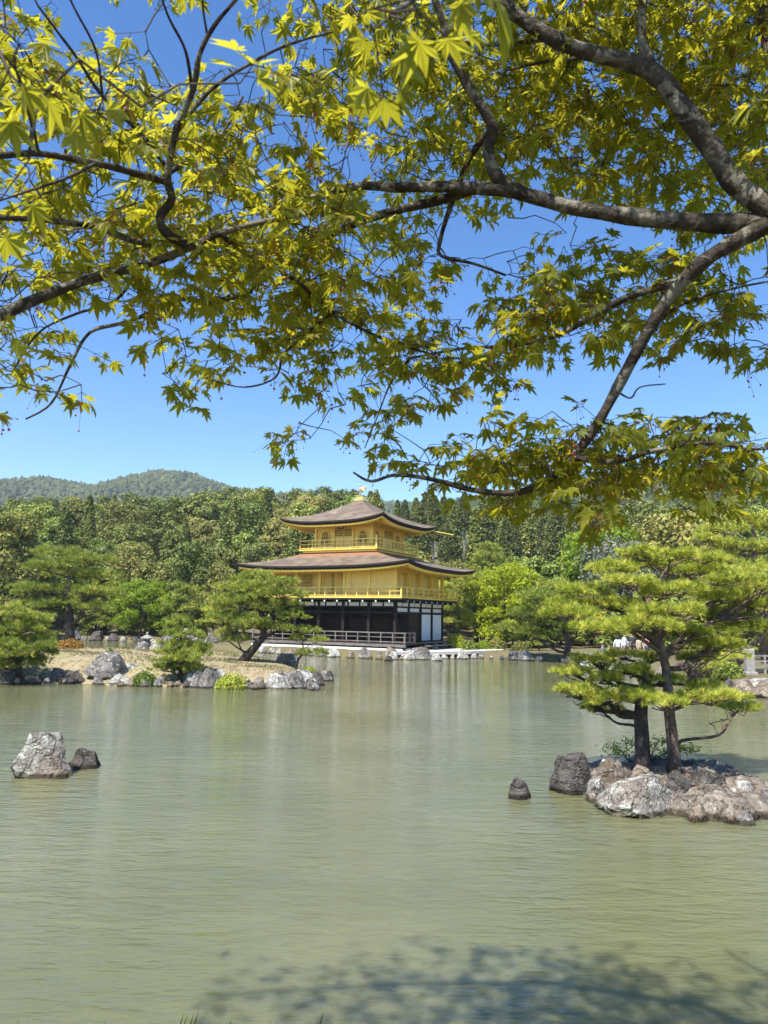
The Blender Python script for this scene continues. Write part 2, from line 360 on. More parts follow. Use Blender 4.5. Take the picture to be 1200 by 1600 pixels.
M['grey_wood'] = rough_mat('weathered_wood', [(0.3, (0.09, 0.075, 0.065)), (0.7, (0.24, 0.21, 0.19))], 5, 0.85, 0.4, 0.01, (0.3, 1, 1))
M['black_trim'] = rough_mat('bark_eave_edge', [(0.3, (0.012, 0.009, 0.008)), (0.7, (0.035, 0.026, 0.022))], 5, 0.9, 0.5, 0.02, (1, 1, 8))
M['stone'] = rough_mat('lantern_stone', [(0.3, (0.12, 0.115, 0.1)), (0.7, (0.36, 0.35, 0.32))], 8, 0.95, 0.6, 0.02)
M['concrete'] = rough_mat('pale_post_stone', [(0.3, (0.2, 0.19, 0.175)), (0.7, (0.36, 0.35, 0.33))], 6, 0.9, 0.4, 0.01)
def roof_mat():
    m, nt, b = new_mat('bark_shingle_roof')
    v = coords(nt, 'Object'); n = noise_n(nt, v, 0.9, 6, 0.65); n2 = noise_n(nt, v, 14, 5, 0.7); n3 = noise_n(nt, v, 3.5, 5, 0.7, 1.0)
    sz = nd(nt, 'ShaderNodeSeparateXYZ'); nt.links.new(v, sz.inputs[0])
    w = nd(nt, 'ShaderNodeTexWave', wave_type='BANDS', bands_direction='Z', wave_profile='SAW', i_Scale=5.5, i_Distortion=1.2, i_Detail=3.0); w.inputs['Detail Scale'].default_value = 4
    nt.links.new(v, w.inputs['Vector'])
    a = nd(nt, 'ShaderNodeMath', operation='MULTIPLY_ADD'); nt.links.new(n2.outputs[0], a.inputs[0]); a.inputs[1].default_value = 0.6
    h = nd(nt, 'ShaderNodeMath', operation='MULTIPLY'); nt.links.new(n.outputs[0], h.inputs[0]); h.inputs[1].default_value = 0.45; nt.links.new(h.outputs[0], a.inputs[2])
    r = ramp(nt, a.outputs[0], [(0.32, (0.038, 0.025, 0.016)), (0.5, (0.118, 0.085, 0.058)), (0.62, (0.24, 0.185, 0.135))])
    # rusty moss where the lower roof meets the upper balcony
    zz = nd(nt, 'ShaderNodeMath', operation='MULTIPLY_ADD'); nt.links.new(n3.outputs[0], zz.inputs[0]); zz.inputs[1].default_value = 0.9; nt.links.new(sz.outputs[2], zz.inputs[2])
    lim = ramp(nt, zz.outputs[0], [(0.0, (0, 0, 0)), (1.0, (1, 1, 1))])
    mr = nd(nt, 'ShaderNodeMapRange'); mr.inputs['From Min'].default_value = 8.22; mr.inputs['From Max'].default_value = 8.38; nt.links.new(zz.outputs[0], mr.inputs[0])
    mr2 = nd(nt, 'ShaderNodeMapRange'); mr2.inputs['From Min'].default_value = 9.2; mr2.inputs['From Max'].default_value = 9.0; nt.links.new(sz.outputs[2], mr2.inputs[0])
    mm = nd(nt, 'ShaderNodeMath', operation='MULTIPLY'); nt.links.new(mr.outputs[0], mm.inputs[0]); nt.links.new(mr2.outputs[0], mm.inputs[1])
    c = mixc(nt, mm.outputs[0], r.outputs[0], (0.26, 0.12, 0.055))
    nt.links.remove(lim.inputs[0].links[0]); nt.nodes.remove(lim)
    nt.links.new(c, b.inputs['Base Color']); b.inputs['Roughness'].default_value = 0.72; b.inputs['Specular IOR Level'].default_value = 0.5
    a2 = nd(nt, 'ShaderNodeMath', operation='MULTIPLY_ADD'); nt.links.new(n2.outputs[0], a2.inputs[0]); a2.inputs[1].default_value = 0.8; nt.links.new(w.outputs[0], a2.inputs[2])
    bump(nt, b, a2.outputs[0], 0.5, 0.03)
    return m
M['roof'] = roof_mat()
def plain(name, c, rough=0.8):
    m, nt, b = new_mat(name); n = noise_n(nt, coords(nt), 12, 3)
    r = ramp(nt, n.outputs[0], [(0.3, tuple(x * 0.75 for x in c)), (0.7, c)]); nt.links.new(r.outputs[0], b.inputs['Base Color'])
    b.inputs['Roughness'].default_value = rough; return m
# ------------------------------------------------------------------ terrain and pond
def sdist(PX, PY, poly):
    """signed distance to a polygon, positive inside"""
    poly = np.asarray(poly, float); d = np.full(PX.shape, 1e9); ins = np.zeros(PX.shape, bool); n = len(poly)
    for i in range(n):
        a, b = poly[i], poly[(i + 1) % n]; e = b - a
        t = np.clip(((PX - a[0]) * e[0] + (PY - a[1]) * e[1]) / (e @ e), 0, 1)
        d = np.minimum(d, np.hypot(PX - a[0] - t * e[0], PY - a[1] - t * e[1]))
        if a[1] != b[1]:
            c = ((a[1] > PY) != (b[1] > PY)) & (PX < (b[0] - a[0]) * (PY - a[1]) / (b[1] - a[1]) + a[0]); ins ^= c
    return np.where(ins, d, -d)
def sst(x): x = np.clip(x, 0, 1); return x * x * (3 - 2 * x)
def wob(X, Y, s, a, k=0):
    return a * (np.sin(X * s + 1.3 + k) * np.cos(Y * s * 1.17 + 0.7 * k) + 0.5 * np.sin(X * s * 2.3 + Y * s * 1.9 + k))
def gz(x, y, z=0.0): p = onz(x, y, z); return (p[0], p[1])
POND = [(-75, 4.7), (75, 4.7), (60, 20), (40, 29), gz(1270, 1093), gz(1180, 1087), gz(1120, 1078), gz(1060, 1065), gz(1000, 1054), gz(940, 1044), gz(905, 1038),
        gz(870, 1033), gz(800, 1030), gz(760, 1028), gz(700, 1028.5), gz(640, 1030.5), gz(590, 1029.5), gz(520, 1026.5), gz(470, 1023), gz(425, 1021), gz(405, 1019), (-15, 62),
        (-16, 72), (-23, 77.5), (-34, 80), (-50, 74), (-75, 60)]
def hill(X, Y):
    h = 0.5 + 0.19 * np.maximum(0, Y - 88) * sst((Y - 88) / 30)
    h = np.where(Y > 190, 0.5 + 0.19 * 102 + 0.06 * (np.minimum(Y, 300) - 190), h)
    return h + wob(X, Y, 0.07, 0.35) * sst((Y - 70) / 30)
def land_h(X, Y):
    s = -sdist(X, Y, POND)                       # metres inland
    bank = np.where(Y < 12, 1.25 * sst(s / 1.6), 0)
    h = hill(X, Y)
    up = np.where(s > 0, 0.12 + (h - 0.12) * sst(s / 1.0) + 0.04 * np.sin(X * 2.1) * np.cos(Y * 1.7), -0.15 + np.maximum(s, -3) * 0.3)
    return np.where(Y < 12, np.where(s > 0, 0.05 + bank, -0.1 + np.maximum(s, -3) * 0.3), up)
def axis(dense, spans):
    out = [np.arange(dense[0], dense[1], dense[2])]
    for lo, hi, st in spans: out.append(np.arange(lo, hi, st))
    return np.unique(np.round(np.concatenate(out), 3))
gx = axis((-40, 30, 0.55), [(-100, 100, 4), (-3000, -100, 140), (100, 3001, 140)])
gy = axis((28, 84, 0.55), [(2.5, 7, 0.25), (-40, 28, 3), (84, 330, 4), (330, 4000, 150)])
GX, GY = np.meshgrid(gx, gy)
GZ = land_h(GX, GY)
n0, n1 = len(gy), len(gx); idx = np.arange(n0 * n1).reshape(n0, n1)
F = np.stack([idx[:-1, :-1], idx[:-1, 1:], idx[1:, 1:], idx[1:, :-1]], -1).reshape(-1, 4)
tag(link('ground', fast_mesh('ground', np.stack([GX, GY, GZ], -1).reshape(-1, 3), F, smooth=True), M['ground']), kind='structure')
wx = np.linspace(-90, 90, 40); wy = np.linspace(3.5, 90, 30); WX, WY = np.meshgrid(wx, wy); ii = np.arange(1200).reshape(30, 40)
F = np.stack([ii[:-1, :-1], ii[:-1, 1:], ii[1:, 1:], ii[1:, :-1]], -1).reshape(-1, 4)
tag(link('pond_water', fast_mesh('pond_water', np.stack([WX, WY, WX * 0], -1).reshape(-1, 3), F, smooth=True), M['water']), kind='structure')

def land(name, poly, hf, res, mat, pad=0.8):
    P = np.asarray(poly); x0, y0 = P.min(0) - pad; x1, y1 = P.max(0) + pad
    X, Y = np.meshgrid(np.arange(x0, x1, res), np.arange(y0, y1, res)); s = sdist(X, Y, poly)
    s = s + wob(X, Y, 2.2, 0.10) + wob(X, Y, 5.1, 0.04, 2)
    Z = np.where(s > 0, hf(X, Y, s), np.maximum(s * 0.8, -0.6) - 0.03)
    k = np.arange(X.size).reshape(X.shape); F = np.stack([k[:-1, :-1], k[:-1, 1:], k[1:, 1:], k[1:, :-1]], -1).reshape(-1, 4)
    keep = (s.ravel()[F] > -pad).any(1)
    return tag(link(name, fast_mesh(name, np.stack([X, Y, Z], -1).reshape(-1, 3), F[keep], smooth=True), mat), kind='structure')
ISL = [gz(-260, 1070), gz(0, 1069), gz(80, 1067), gz(150, 1069), gz(210, 1072), gz(300, 1073), gz(400, 1075), gz(470, 1075), gz(500, 1070), gz(508, 1058),
       gz(480, 1050), gz(455, 1042), gz(410, 1036, 0), gz(372, 1033), gz(320, 1031), gz(260, 1026, .3), gz(150, 1017, .6), gz(0, 1015, .6), gz(-260, 1015, .6)]
def isl_h(X, Y, s): return 0.04 + 0.62 * sst(s / 2.6) + 0.35 * sst((s - 1.2) / 3) * sst((-6.0 - X) / 6) + wob(X, Y, 1.4, 0.035)
land('island', ISL, isl_h, 0.3, M['island'])
def isl_z(x, y):
    s = sdist(np.array([float(x)]), np.array([float(y)]), ISL)[0]
    return float(isl_h(np.float64(x), np.float64(y), s)) if s > 0 else 0.0
LET = [gz(878, 1238), gz(930, 1247), gz(985, 1268), gz(1060, 1280), gz(1120, 1284), gz(1200, 1282), gz(1265, 1268), gz(1250, 1240), gz(1190, 1226), gz(1140, 1206), gz(1085, 1198),
       gz(1000, 1195), gz(930, 1198), gz(885, 1212)]
def let_h(X, Y, s): return 0.03 + 0.21 * sst(s / 0.55) + 0.05 * wob(X, Y, 4.0, 1.0)
let_o = land('islet', LET, let_h, 0.045, M['islet_rock'], 0.35)
for v in let_o.data.vertices: v.co.z += (0.09 * noise.fractal(v.co * 2.3, 0.9, 2.2, 6) + 0.05 * noise.ridged_multi_fractal(v.co * 4.0, 0.9, 2.1, 4, 0.9, 2.0) - 0.05) * (1 if v.co.z > 0.03 else 0.3)
def let_z(x, y):
    s = sdist(np.array([float(x)]), np.array([float(y)]), LET)[0]
    return float(let_h(np.float64(x), np.float64(y), s)) if s > 0 else 0.0
def ground_z(x, y): return float(land_h(np.array([float(x)]), np.array([float(y)]))[0])

# far hills, wooded
def hills(name, prof, Y0, wid, seed, ntree, tr, label):
    px = np.array([at(x, y, Y0) for x, y in prof]); X0, X1 = px[0, 0], px[-1, 0]
    xs = np.linspace(X0, X1, 150); ys = np.linspace(Y0 - wid, Y0 + wid * 0.6, 40)
    X, Y = np.meshgrid(xs, ys)
    def hz(X, Y):
        r = np.interp(X, px[:, 0], px[:, 2]); t = np.clip((Y - Y0) / wid, -1, 1)
        return r * (1 - t * t * (1.0 if True else 0)) * (1 - 0.12 * np.abs(np.sin(X * 0.017 + Y * 0.011)) * np.abs(t)) + 6 * np.sin(X * 0.03) * np.cos(Y * 0.025) * np.abs(t)
    Z = hz(X, Y); k = np.arange(X.size).reshape(X.shape); F = np.stack([k[:-1, :-1], k[:-1, 1:], k[1:, 1:], k[1:, :-1]], -1).reshape(-1, 4)
    tag(link(name, fast_mesh(name, np.stack([X, Y, Z], -1).reshape(-1, 3), F, smooth=True), M['far_ground']), kind='structure')
    q = np.random.RandomState(seed)
    tx = q.uniform(X0, X1, ntree); ty = Y0 - wid * q.uniform(-0.12, 0.85, ntree); tz = hz(tx, ty)
    ico = bmesh.new(); bmesh.ops.create_icosphere(ico, subdivisions=1, radius=1.0)
    bv = np.array([v.co[:] for v in ico.verts]); bf = np.array([[v.index for v in f.verts] for f in ico.faces]); ico.free()
    rad = tr * q.uniform(0.55, 1.25, ntree)
    V = bv[None] * (rad[:, None, None] * q.uniform(0.6, 1.3, (ntree, len(bv), 1))) * np.stack([np.ones(ntree), np.ones(ntree), q.uniform(0.9, 1.7, ntree)], -1)[:, None, :]
    V = V + np.stack([tx, ty, tz + rad * 0.5], -1)[:, None, :]
    FF = (bf[None] + (np.arange(ntree) * len(bv))[:, None, None]).reshape(-1, 3)
    rn = np.clip(q.normal(0.42, 0.2, (ntree, 1)) + q.normal(0, 0.08, (ntree, len(bv))), 0, 1).ravel()
    return tag(link('far_wood', fast_mesh('far_wood', V.reshape(-1, 3), FF, rn), M['far_wood']), label, 'wood', kind='stuff')
M['far_ground'] = ground_mat('wooded_slope', [(0.3, (0.03, 0.045, 0.022)), (0.7, (0.09, 0.1, 0.045))], 0.01, 0.12)
hills('hills', [(-500, 800), (-150, 792), (0, 779), (40, 770), (85, 757), (125, 763), (165, 772), (190, 770), (230, 756), (270, 748), (310, 752), (345, 763), (380, 775), (430, 783), (520, 790), (700, 800)],
      1050, 420, 3, 17000, 3.8, 'hazy wooded hills with two rounded summits rising beyond the trees')
hills('hills', [(480, 860), (560, 830), (640, 806), (720, 792), (820, 779), (920, 767), (1020, 760), (1120, 760), (1240, 764), (1500, 780), (1800, 800)],
      420, 190, 5, 9000, 2.3, 'grey green wooded slope rising behind the bough at the right')

# ------------------------------------------------------------------ the golden pavilion
TH = 0.5007
PAV = empty('golden_pavilion', (-2.017, 63.696, 0), -TH)
tag(PAV, 'three-storey golden pavilion with curved bark roofs standing at the edge of the pond', 'pavilion')
W2, H2 = 5.81, 4.32            # half plan of the two lower storeys
A3 = 2.745                     # half plan of the top storey
GND = 0.45
def P_(name, c, d, mat, parent=PAV, bevel=0): return bx(name, c, d, mat, parent, bevel)

def roof(A, B, a, b, z0, z1, lift, kk, thick, wallA, wallB, zw, nm):
    S = np.sign(np.linspace(-1, 1, 41)) * np.abs(np.linspace(-1, 1, 41)) ** 0.8; T = np.linspace(0, 1, 15)
    def surf(side, s, t, dz=0.0, inset=0.0):
        ea, eb = A - inset + (a - A + inset) * t, B - inset + (b - B + inset) * t
        z = z0 + (z1 - z0) * (kk * t + (1 - kk) * t * t) + lift * abs(s) ** 3.2 * (1 - t) ** 2 + dz
        return {'s': (s * ea, -eb, z), 'n': (-s * ea, eb, z), 'e': (ea, s * eb, z), 'w': (-ea, -s * eb, z)}[side]
    top, edge, trim, sof = MB(), MB(), MB(), MB(); rf = MB()
    ns, ntt = len(S), len(T)
    for side in 'senw':
        V = [surf(side, s, t) for t in T for s in S]
        top.add(V, [(i * ns + j, i * ns + j + 1, (i + 1) * ns + j + 1, (i + 1) * ns + j) for i in range(ntt - 1) for j in range(ns - 1)])
        V = []
        for s in S:       # eave edge: face, underside lip
            V += [surf(side, s, 0, 0.0), surf(side, s, 0, -thick * 0.45, -0.0), surf(side, s, 0, -thick, 0.16), surf(side, s, 0, -thick, 0.5)]
        edge.add(V, [(4 * j + k, 4 * j + k + 1, 4 * j + k + 5, 4 * j + k + 4) for j in range(ns - 1) for k in range(3)])
        V = []
        for s in S:
            V += [surf(side, s, 0, -thick - 0.003, 0.13), surf(side, s, 0, -thick - 0.12, 0.17), surf(side, s, 0, -thick - 0.12, 0.45)]
        trim.add(V, [(3 * j + k, 3 * j + k + 1, 3 * j + k + 4, 3 * j + k + 3) for j in range(ns - 1) for k in range(2)])
        def wallpt(s, side=side): return {'s': (s * wallA, -wallB, zw), 'n': (-s * wallA, wallB, zw), 'e': (wallA, s * wallB, zw), 'w': (-wallA, -s * wallB, zw)}[side]
        V = []
        for s in S: V += [surf(side, s, 0, -thick - 0.09, 0.3), wallpt(s)]
        sof.add(V, [(2 * j, 2 * j + 1, 2 * j + 3, 2 * j + 2) for j in range(ns - 1)])
        L = A if side in 'sn' else B; LW = wallA if side in 'sn' else wallB
        m = int(2 * L / 0.36)
        for k in range(m + 1):
            s = -1 + 2 * k / m; p = Vector(surf(side, s, 0, -thick - 0.15, 0.28)); sw = max(-1, min(1, s * L / LW)); q = Vector(wallpt(sw)) - Vector((0, 0, 0.06))
            rf.bar(p, p + (q - p) * 0.98, 0.09, 0.1)
    o = top.build('roof', M['roof'], PAV, True)
    edge.build('eave_edge', M['black_trim'], o); trim.build('eave_trim', M['gold'], o); sof.build('soffit', M['gold'], o)
    tag(rf.build('rafters', M['gold'], o), kind='stuff')
    hip = MB()
    for sx in (1, -1):
        for side in 'se' if sx > 0 else 'nw':
            pass
    return o, surf
lower, _ = roof(W2 + 2.26, H2 + 2.26, 3.35, 3.35, 6.86, 8.22, 0.36, 0.62, 0.30, W2, H2, 7.12, 'lower')
upper, _ = roof(4.95, 4.95, 0.28, 0.28, 10.62, 13.0, 0.46, 0.52, 0.30, A3, A3, 10.86, 'upper')

def balustrade(pts, z, h, mat, name, step, rw=0.07, cornerh=0.0, caps=False):
    """rails along a path, a post at every step; every post and rail is a piece of its own"""
    b = empty(name); b.parent = PAV
    for i in range(len(pts) - 1):
        p, q = Vector((*pts[i], z)), Vector((*pts[i + 1], z)); L = (q - p).length; m = max(1, round(L / step)); d = (q - p) / m
        for lv, w in ((h, 1.15), (h * 0.58, 0.75), (0.1, 0.9)):
            e = (q - p).normalized() * (0.12 if lv == h else 0)
            MB().bar(p + Vector((0, 0, lv)) - e, q + Vector((0, 0, lv)) + e, rw * w, rw * w * 0.8).build('rail', mat, b)
        for k in range(m + 1):
            if i and k == 0: continue
            corner = k in (0, m); hh = h + (cornerh if corner else -0.03); ww = rw * (1.5 if corner else 0.95)
            c = p + d * k; o = bx('post', (c.x, c.y, z + hh / 2), (ww, ww, hh), mat, b)
            if corner and caps: MB().lathe([(ww * .5, 0), (ww * .75, .03), (ww * .72, .1), (ww * .3, .16), (0.004, .2)], 8, (c.x, c.y, z + hh)).build('post_cap', mat, o, True)
    return b
# ---- ground storey: dark timber, open to the pond
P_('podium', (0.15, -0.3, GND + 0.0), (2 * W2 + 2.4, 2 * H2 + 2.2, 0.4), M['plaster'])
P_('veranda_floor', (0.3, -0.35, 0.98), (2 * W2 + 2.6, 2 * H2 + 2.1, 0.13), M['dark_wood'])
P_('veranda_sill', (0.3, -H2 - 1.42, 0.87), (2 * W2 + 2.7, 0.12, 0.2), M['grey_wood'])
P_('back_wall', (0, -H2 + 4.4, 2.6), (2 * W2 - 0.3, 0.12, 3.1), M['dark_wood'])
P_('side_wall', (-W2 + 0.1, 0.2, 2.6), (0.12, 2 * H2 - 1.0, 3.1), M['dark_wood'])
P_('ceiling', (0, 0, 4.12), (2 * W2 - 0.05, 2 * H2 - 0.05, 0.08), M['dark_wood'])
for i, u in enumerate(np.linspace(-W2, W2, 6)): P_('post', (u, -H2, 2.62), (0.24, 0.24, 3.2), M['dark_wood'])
for i, v in enumerate(np.linspace(-H2, H2, 5)[1:]): P_('post', (W2, v, 2.62), (0.22, 0.22, 3.2), M['dark_wood'])
for z, hh in ((3.3, 0.16), (3.74, 0.1)):
    P_('beam', (0, -H2 - 0.01, z), (2 * W2 + 0.3, 0.16, hh), M['dark_wood']); P_('beam', (W2 + 0.01, 0, z), (0.16, 2 * H2 + 0.3, hh), M['dark_wood'])
for k in range(11):
    u = -W2 + 2 * W2 * (k + .5) / 11; P_('plaster_panel', (u, -H2 - 0.03, 3.96), (2 * W2 / 11 - 0.16, 0.05, 0.3), M['plaster'])
for k in range(8):
    v = -H2 + 2 * H2 * (k + .5) / 8; P_('plaster_panel', (W2 + 0.03, v, 3.96), (0.05, 2 * H2 / 8 - 0.16, 0.3), M['plaster'])
bw = 2 * H2 / 4
for k in range(4):
    v = -H2 + bw * (k + .5); P_('plaster_panel', (W2 - 0.03, v, 3.53), (0.05, bw - 0.22, 0.3), M['plaster'])
    if k >= 2: P_('sliding_screen', (W2 - 0.03, v, 2.13), (0.05, bw - 0.2, 2.16), M['plaster'])
P_('beam', (W2 + 0.02, bw, 1.06), (0.14, 2 * bw, 0.09), M['dark_wood'])
for s in (-1, 1):
    dr = P_('door', (W2 - 0.02, -bw / 2 + s * 0.46, 2.13), (0.07, 0.88, 2.16), M['red_wood'])
    for zz in (1.5, 2.1, 2.75): bx('door_rail', (W2 + 0.026, -bw / 2 + s * 0.46, zz), (0.03, 0.86, 0.07), M['dark_wood'], dr)
for k in range(5):   # board partitions seen in the shade of the open hall
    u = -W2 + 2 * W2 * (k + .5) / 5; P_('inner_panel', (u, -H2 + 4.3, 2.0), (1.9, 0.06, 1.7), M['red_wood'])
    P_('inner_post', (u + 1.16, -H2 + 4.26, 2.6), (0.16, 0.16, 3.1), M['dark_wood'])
# brackets under the balcony
for u in np.linspace(-W2, W2, 11):
    b = P_('bracket', (u, -H2 - 0.5, 4.17), (0.15, 1.1, 0.17), M['dark_wood']); bx('bracket_end', (u, -H2 - 1.055, 4.17), (0.11, 0.02, 0.12), M['plaster'], b)
for v in np.linspace(-H2, H2, 9):
    b = P_('bracket', (W2 + 0.5, v, 4.17), (1.1, 0.15, 0.17), M['dark_wood']); bx('bracket_end', (W2 + 1.055, v, 4.17), (0.02, 0.11, 0.12), M['plaster'], b)
balustrade([(-W2 - 0.95, -H2 - 1.32), (W2 + 1.5, -H2 - 1.32), (W2 + 1.5, -H2 + 0.3)], 1.045, 0.76, M['grey_wood'], 'veranda_railing', 1.02, 0.085)
for u in np.linspace(-W2 - 0.9, W2 + 1.45, 9): P_('veranda_leg', (u, -H2 - 1.3, 0.75), (0.14, 0.14, 0.4), M['dark_wood'])
# the long low bench and step on the east side
bn = P_('bench_board', (W2 + 1.25, 1.2, 1.02), (0.75, 7.4, 0.1), M['grey_wood'], bevel=0.01)
for v in (-2.2, -0.4, 1.4, 3.2, 4.6): P_('bench_leg', (W2 + 1.25, v, 0.8), (0.5, 0.14, 0.36), M['dark_wood'])
P_('step_board', (W2 + 1.95, -0.3, 0.82), (0.5, 4.6, 0.09), M['grey_wood'], bevel=0.01)
for v in (-2.2, -0.3, 1.6): P_('step_leg', (W2 + 1.95, v, 0.7), (0.3, 0.14, 0.2), M['dark_wood'])
# ---- second storey
P_('balcony_floor', (0, 0, 4.33), (2 * W2 + 2.17, 2 * H2 + 2.17, 0.12), M['dark_wood'])
P_('balcony_fascia', (0, 0, 4.455), (2 * W2 + 2.12, 2 * H2 + 2.12, 0.12), M['gold'])
P_('inner_wall', (0, 0.4, 5.8), (2 * W2 - 0.5, 2 * H2 - 1.4, 2.6), M['gold_board'])
b5 = 2 * W2 / 5
for i in range(6): P_('post', (-W2 + b5 * i, -H2, 5.8), (0.2, 0.2, 2.6), M['gold'])
b4 = 2 * H2 / 4
for i in range(1, 5): P_('post', (W2, -H2 + b4 * i, 5.8), (0.2, 0.2, 2.6), M['gold'])
for z, hh in ((4.6, 0.16), (6.98, 0.22), (6.52, 0.12)):
    P_('beam', (0, -H2 + 0.01, z), (2 * W2 + 0.1, 0.15, hh), M['gold']); P_('beam', (W2 - 0.01, 0, z), (0.15, 2 * H2 + 0.1, hh), M['gold'])
for i in (3, 4):               # closed shutters, flush with the posts
    u = -W2 + b5 * (i + .5); pn = P_('wall_panel', (u, -H2 + 0.03, 5.6), (b5 - 0.2, 0.07, 1.72), M['gold_board'])
    bx('batten', (u - b5 / 4 + .05, -H2 - 0.02, 5.6), (0.05, 0.03, 1.72), M['gold'], pn); bx('batten', (u + b5 / 4 - .05, -H2 - 0.02, 5.6), (0.05, 0.03, 1.72), M['gold'], pn)
P_('wall_panel', (W2 - b5, -H2 + 0.03, 6.75), (2 * b5 - .2, 0.06, 0.3), M['gold_board'])
P_('wall_panel', (W2 - 2 * b5 - 0.02, -H2 + 0.5, 5.8), (0.06, 0.9, 2.4), M['gold_board'])
def lattice(c, w, h, face, nm, nx, nz, parent=PAV, t=0.035):
    """window with a dark back and crossing bars; face 's' or 'e'"""
    def sz(a, d, z): return (a, d, z) if face == 's' else (d, a, z)
    def of(a, d, z): return (c[0] + a, c[1] - d, c[2] + z) if face == 's' else (c[0] + d, c[1] + a, c[2] + z)
    o = bx(nm, of(0, 0, 0), sz(w, 0.04, h), M['lattice_back'], parent)
    for k in range(nx + 1): bx('bar', of(-w / 2 + w * k / nx, 0.035, 0), sz(t, 0.03, h), M['gold'], o)
    for k in range(nz + 1): bx('bar', of(0, 0.04, -h / 2 + h * k / nz), sz(w, 0.03, t), M['gold'], o)
    return o
yw = -H2 + 1.1 - 0.03          # front of the recessed wall
lattice((-W2 + b5 * 0.55, yw, 5.85), 1.5, 1.1, 's', 'window', 12, 4)
lattice((-W2 + b5 * 1.0 + 0.1, yw, 5.85), 1.4, 1.1, 's', 'window', 12, 4)
lattice((W2 - 2 * b5 - 0.85, yw, 5.85), 1.0, 1.1, 's', 'window', 9, 4)
for u in (-W2 + b5 * 1.65, -W2 + b5 * 2.1, -W2 + b5 * 2.4):
    d = P_('door', (u, yw, 5.55), (0.95, 0.05, 1.85), M['gold_board']); bx('door_frame', (u - 0.47, yw - 0.03, 5.55), (0.06, 0.04, 1.9), M['gold'], d)
for i in range(4):
    v = -H2 + b4 * (i + .5); pn = P_('wall_panel', (W2 - 0.35, v, 5.6), (0.07, b4 - 0.02, 1.95), M['gold_board'])
    P_('wall_panel', (W2 - 0.08, v, 6.74), (0.06, b4 - 0.2, 0.32), M['gold_board'])
c2 = 1.0
balustrade([(-W2 - c2, -H2 - c2), (W2 + c2, -H2 - c2), (W2 + c2, H2 + c2), (-W2 - c2, H2 + c2)], 4.51, 0.72, M['gold'], 'balcony_railing', 0.98, 0.075)
for v in np.linspace(-H2 - 1.5, H2 + 1.5, 9): P_('bracket_arm', (W2 + 0.45, v, 7.0), (0.9, 0.11, 0.12), M['gold'])
for u in np.linspace(-W2 - 1.2, W2 + 1.2, 11): P_('bracket_arm', (u, -H2 - 0.45, 7.0), (0.11, 0.9, 0.12), M['gold'])
# ---- top storey
P_('balcony_base', (0, 0, 8.12), (6.5, 6.5, 0.44), M['gold_board'])
P_('balcony_floor', (0, 0, 8.4), (7.55, 7.55, 0.1), M['gold'])
P_('balcony_beam', (0, 0, 8.26), (7.0, 7.0, 0.15), M['gold'])
b = 3.68
balustrade([(-b, -b), (b, -b), (b, b), (-b, b), (-b, -b)], 8.45, 0.74, M['gold'], 'balcony_railing', 1.22, 0.075, 0.16, True)
P_('core_wall', (0, 0, 9.65), (2 * A3 - 0.16, 2 * A3 - 0.16, 2.4), M['gold_board'])
t3 = 2 * A3 / 3
for i in range(4):
    P_('post', (-A3 + t3 * i, -A3, 9.65), (0.17, 0.17, 2.4), M['gold'])
    if i: P_('post', (A3, -A3 + t3 * i, 9.65), (0.17, 0.17, 2.4), M['gold'])
for z, hh in ((8.6, 0.14), (10.3, 0.1), (10.76, 0.2)):
    P_('beam', (0, -A3 + 0.005, z), (2 * A3 + 0.06, 0.13, hh), M['gold']); P_('beam', (A3 - 0.005, 0, z), (0.13, 2 * A3 + 0.06, hh), M['gold'])
def bell_window(cu, face):
    """pointed bell-shaped window with a raised surround and bars"""
    prof = [(-0.48, 0), (-0.44, 0.55), (-0.4, 0.8), (-0.3, 0.98), (-0.16, 1.08), (0, 1.16), (0.16, 1.08), (0.3, 0.98), (0.4, 0.8), (0.44, 0.55), (0.48, 0)]
    def q(a, d, z): return (cu + a, -A3 + 0.08 - d, 8.92 + z) if face == 's' else (A3 - 0.08 + d, cu + a, 8.92 + z)
    n = len(prof); m = MB()
    m.add([q(a, 0.005, z) for a, z in prof] + [q(a, 0.03, z) for a, z in prof], [tuple(range(n, 2 * n)), tuple(range(n))[::-1]] + [(i, i + 1, n + i + 1, n + i) for i in range(n - 1)])
    w = m.build('window', M['lattice_back'], PAV)
    MB().tube([q(a, 0.04, z) for a, z in prof], 0.05, 6).build('surround', M['gold'], w)
    for a in (-0.32, -0.16, 0, 0.16, 0.32):
        zt = np.interp(a, [p[0] for p in prof], [p[1] for p in prof]); MB().bar(q(a, 0.045, 0), q(a, 0.045, zt), 0.03, 0.03).build('bar', M['gold'], w)
    for z in (0.36, 0.74): MB().bar(q(-0.42, 0.05, z), q(0.42, 0.05, z), 0.03, 0.03).build('bar', M['gold'], w)
for f in 'se':
    for s in (-1, 1): bell_window(s * t3, f)
    for s in (-1, 1):
        c = (s * t3 / 4, -A3 + 0.06, 9.45) if f == 's' else (A3 - 0.06, s * t3 / 4, 9.45)
        d = P_('door', c, (t3 / 2 - 0.04, 0.05, 1.5) if f == 's' else (0.05, t3 / 2 - 0.04, 1.5), M['gold_board'])
        lattice((c[0], c[1] - 0.03, 9.85) if f == 's' else (c[0] + 0.03, c[1], 9.85), t3 / 2 - 0.16, 0.6, f, 'door_lattice', 5, 3, d, 0.025)
for s in np.linspace(-A3 - 1.0, A3 + 1.0, 8):
    P_('bracket_arm', (s, -A3 - 0.5, 10.72), (0.1, 1.0, 0.11), M['gold']); P_('bracket_arm', (A3 + 0.5, s, 10.72), (1.0, 0.1, 0.11), M['gold'])
MB().bar((4.2, 4.4, 10.75), (6.2, 5.9, 10.35), 0.07, 0.07).build('gutter_pole', M['gold'], PAV)
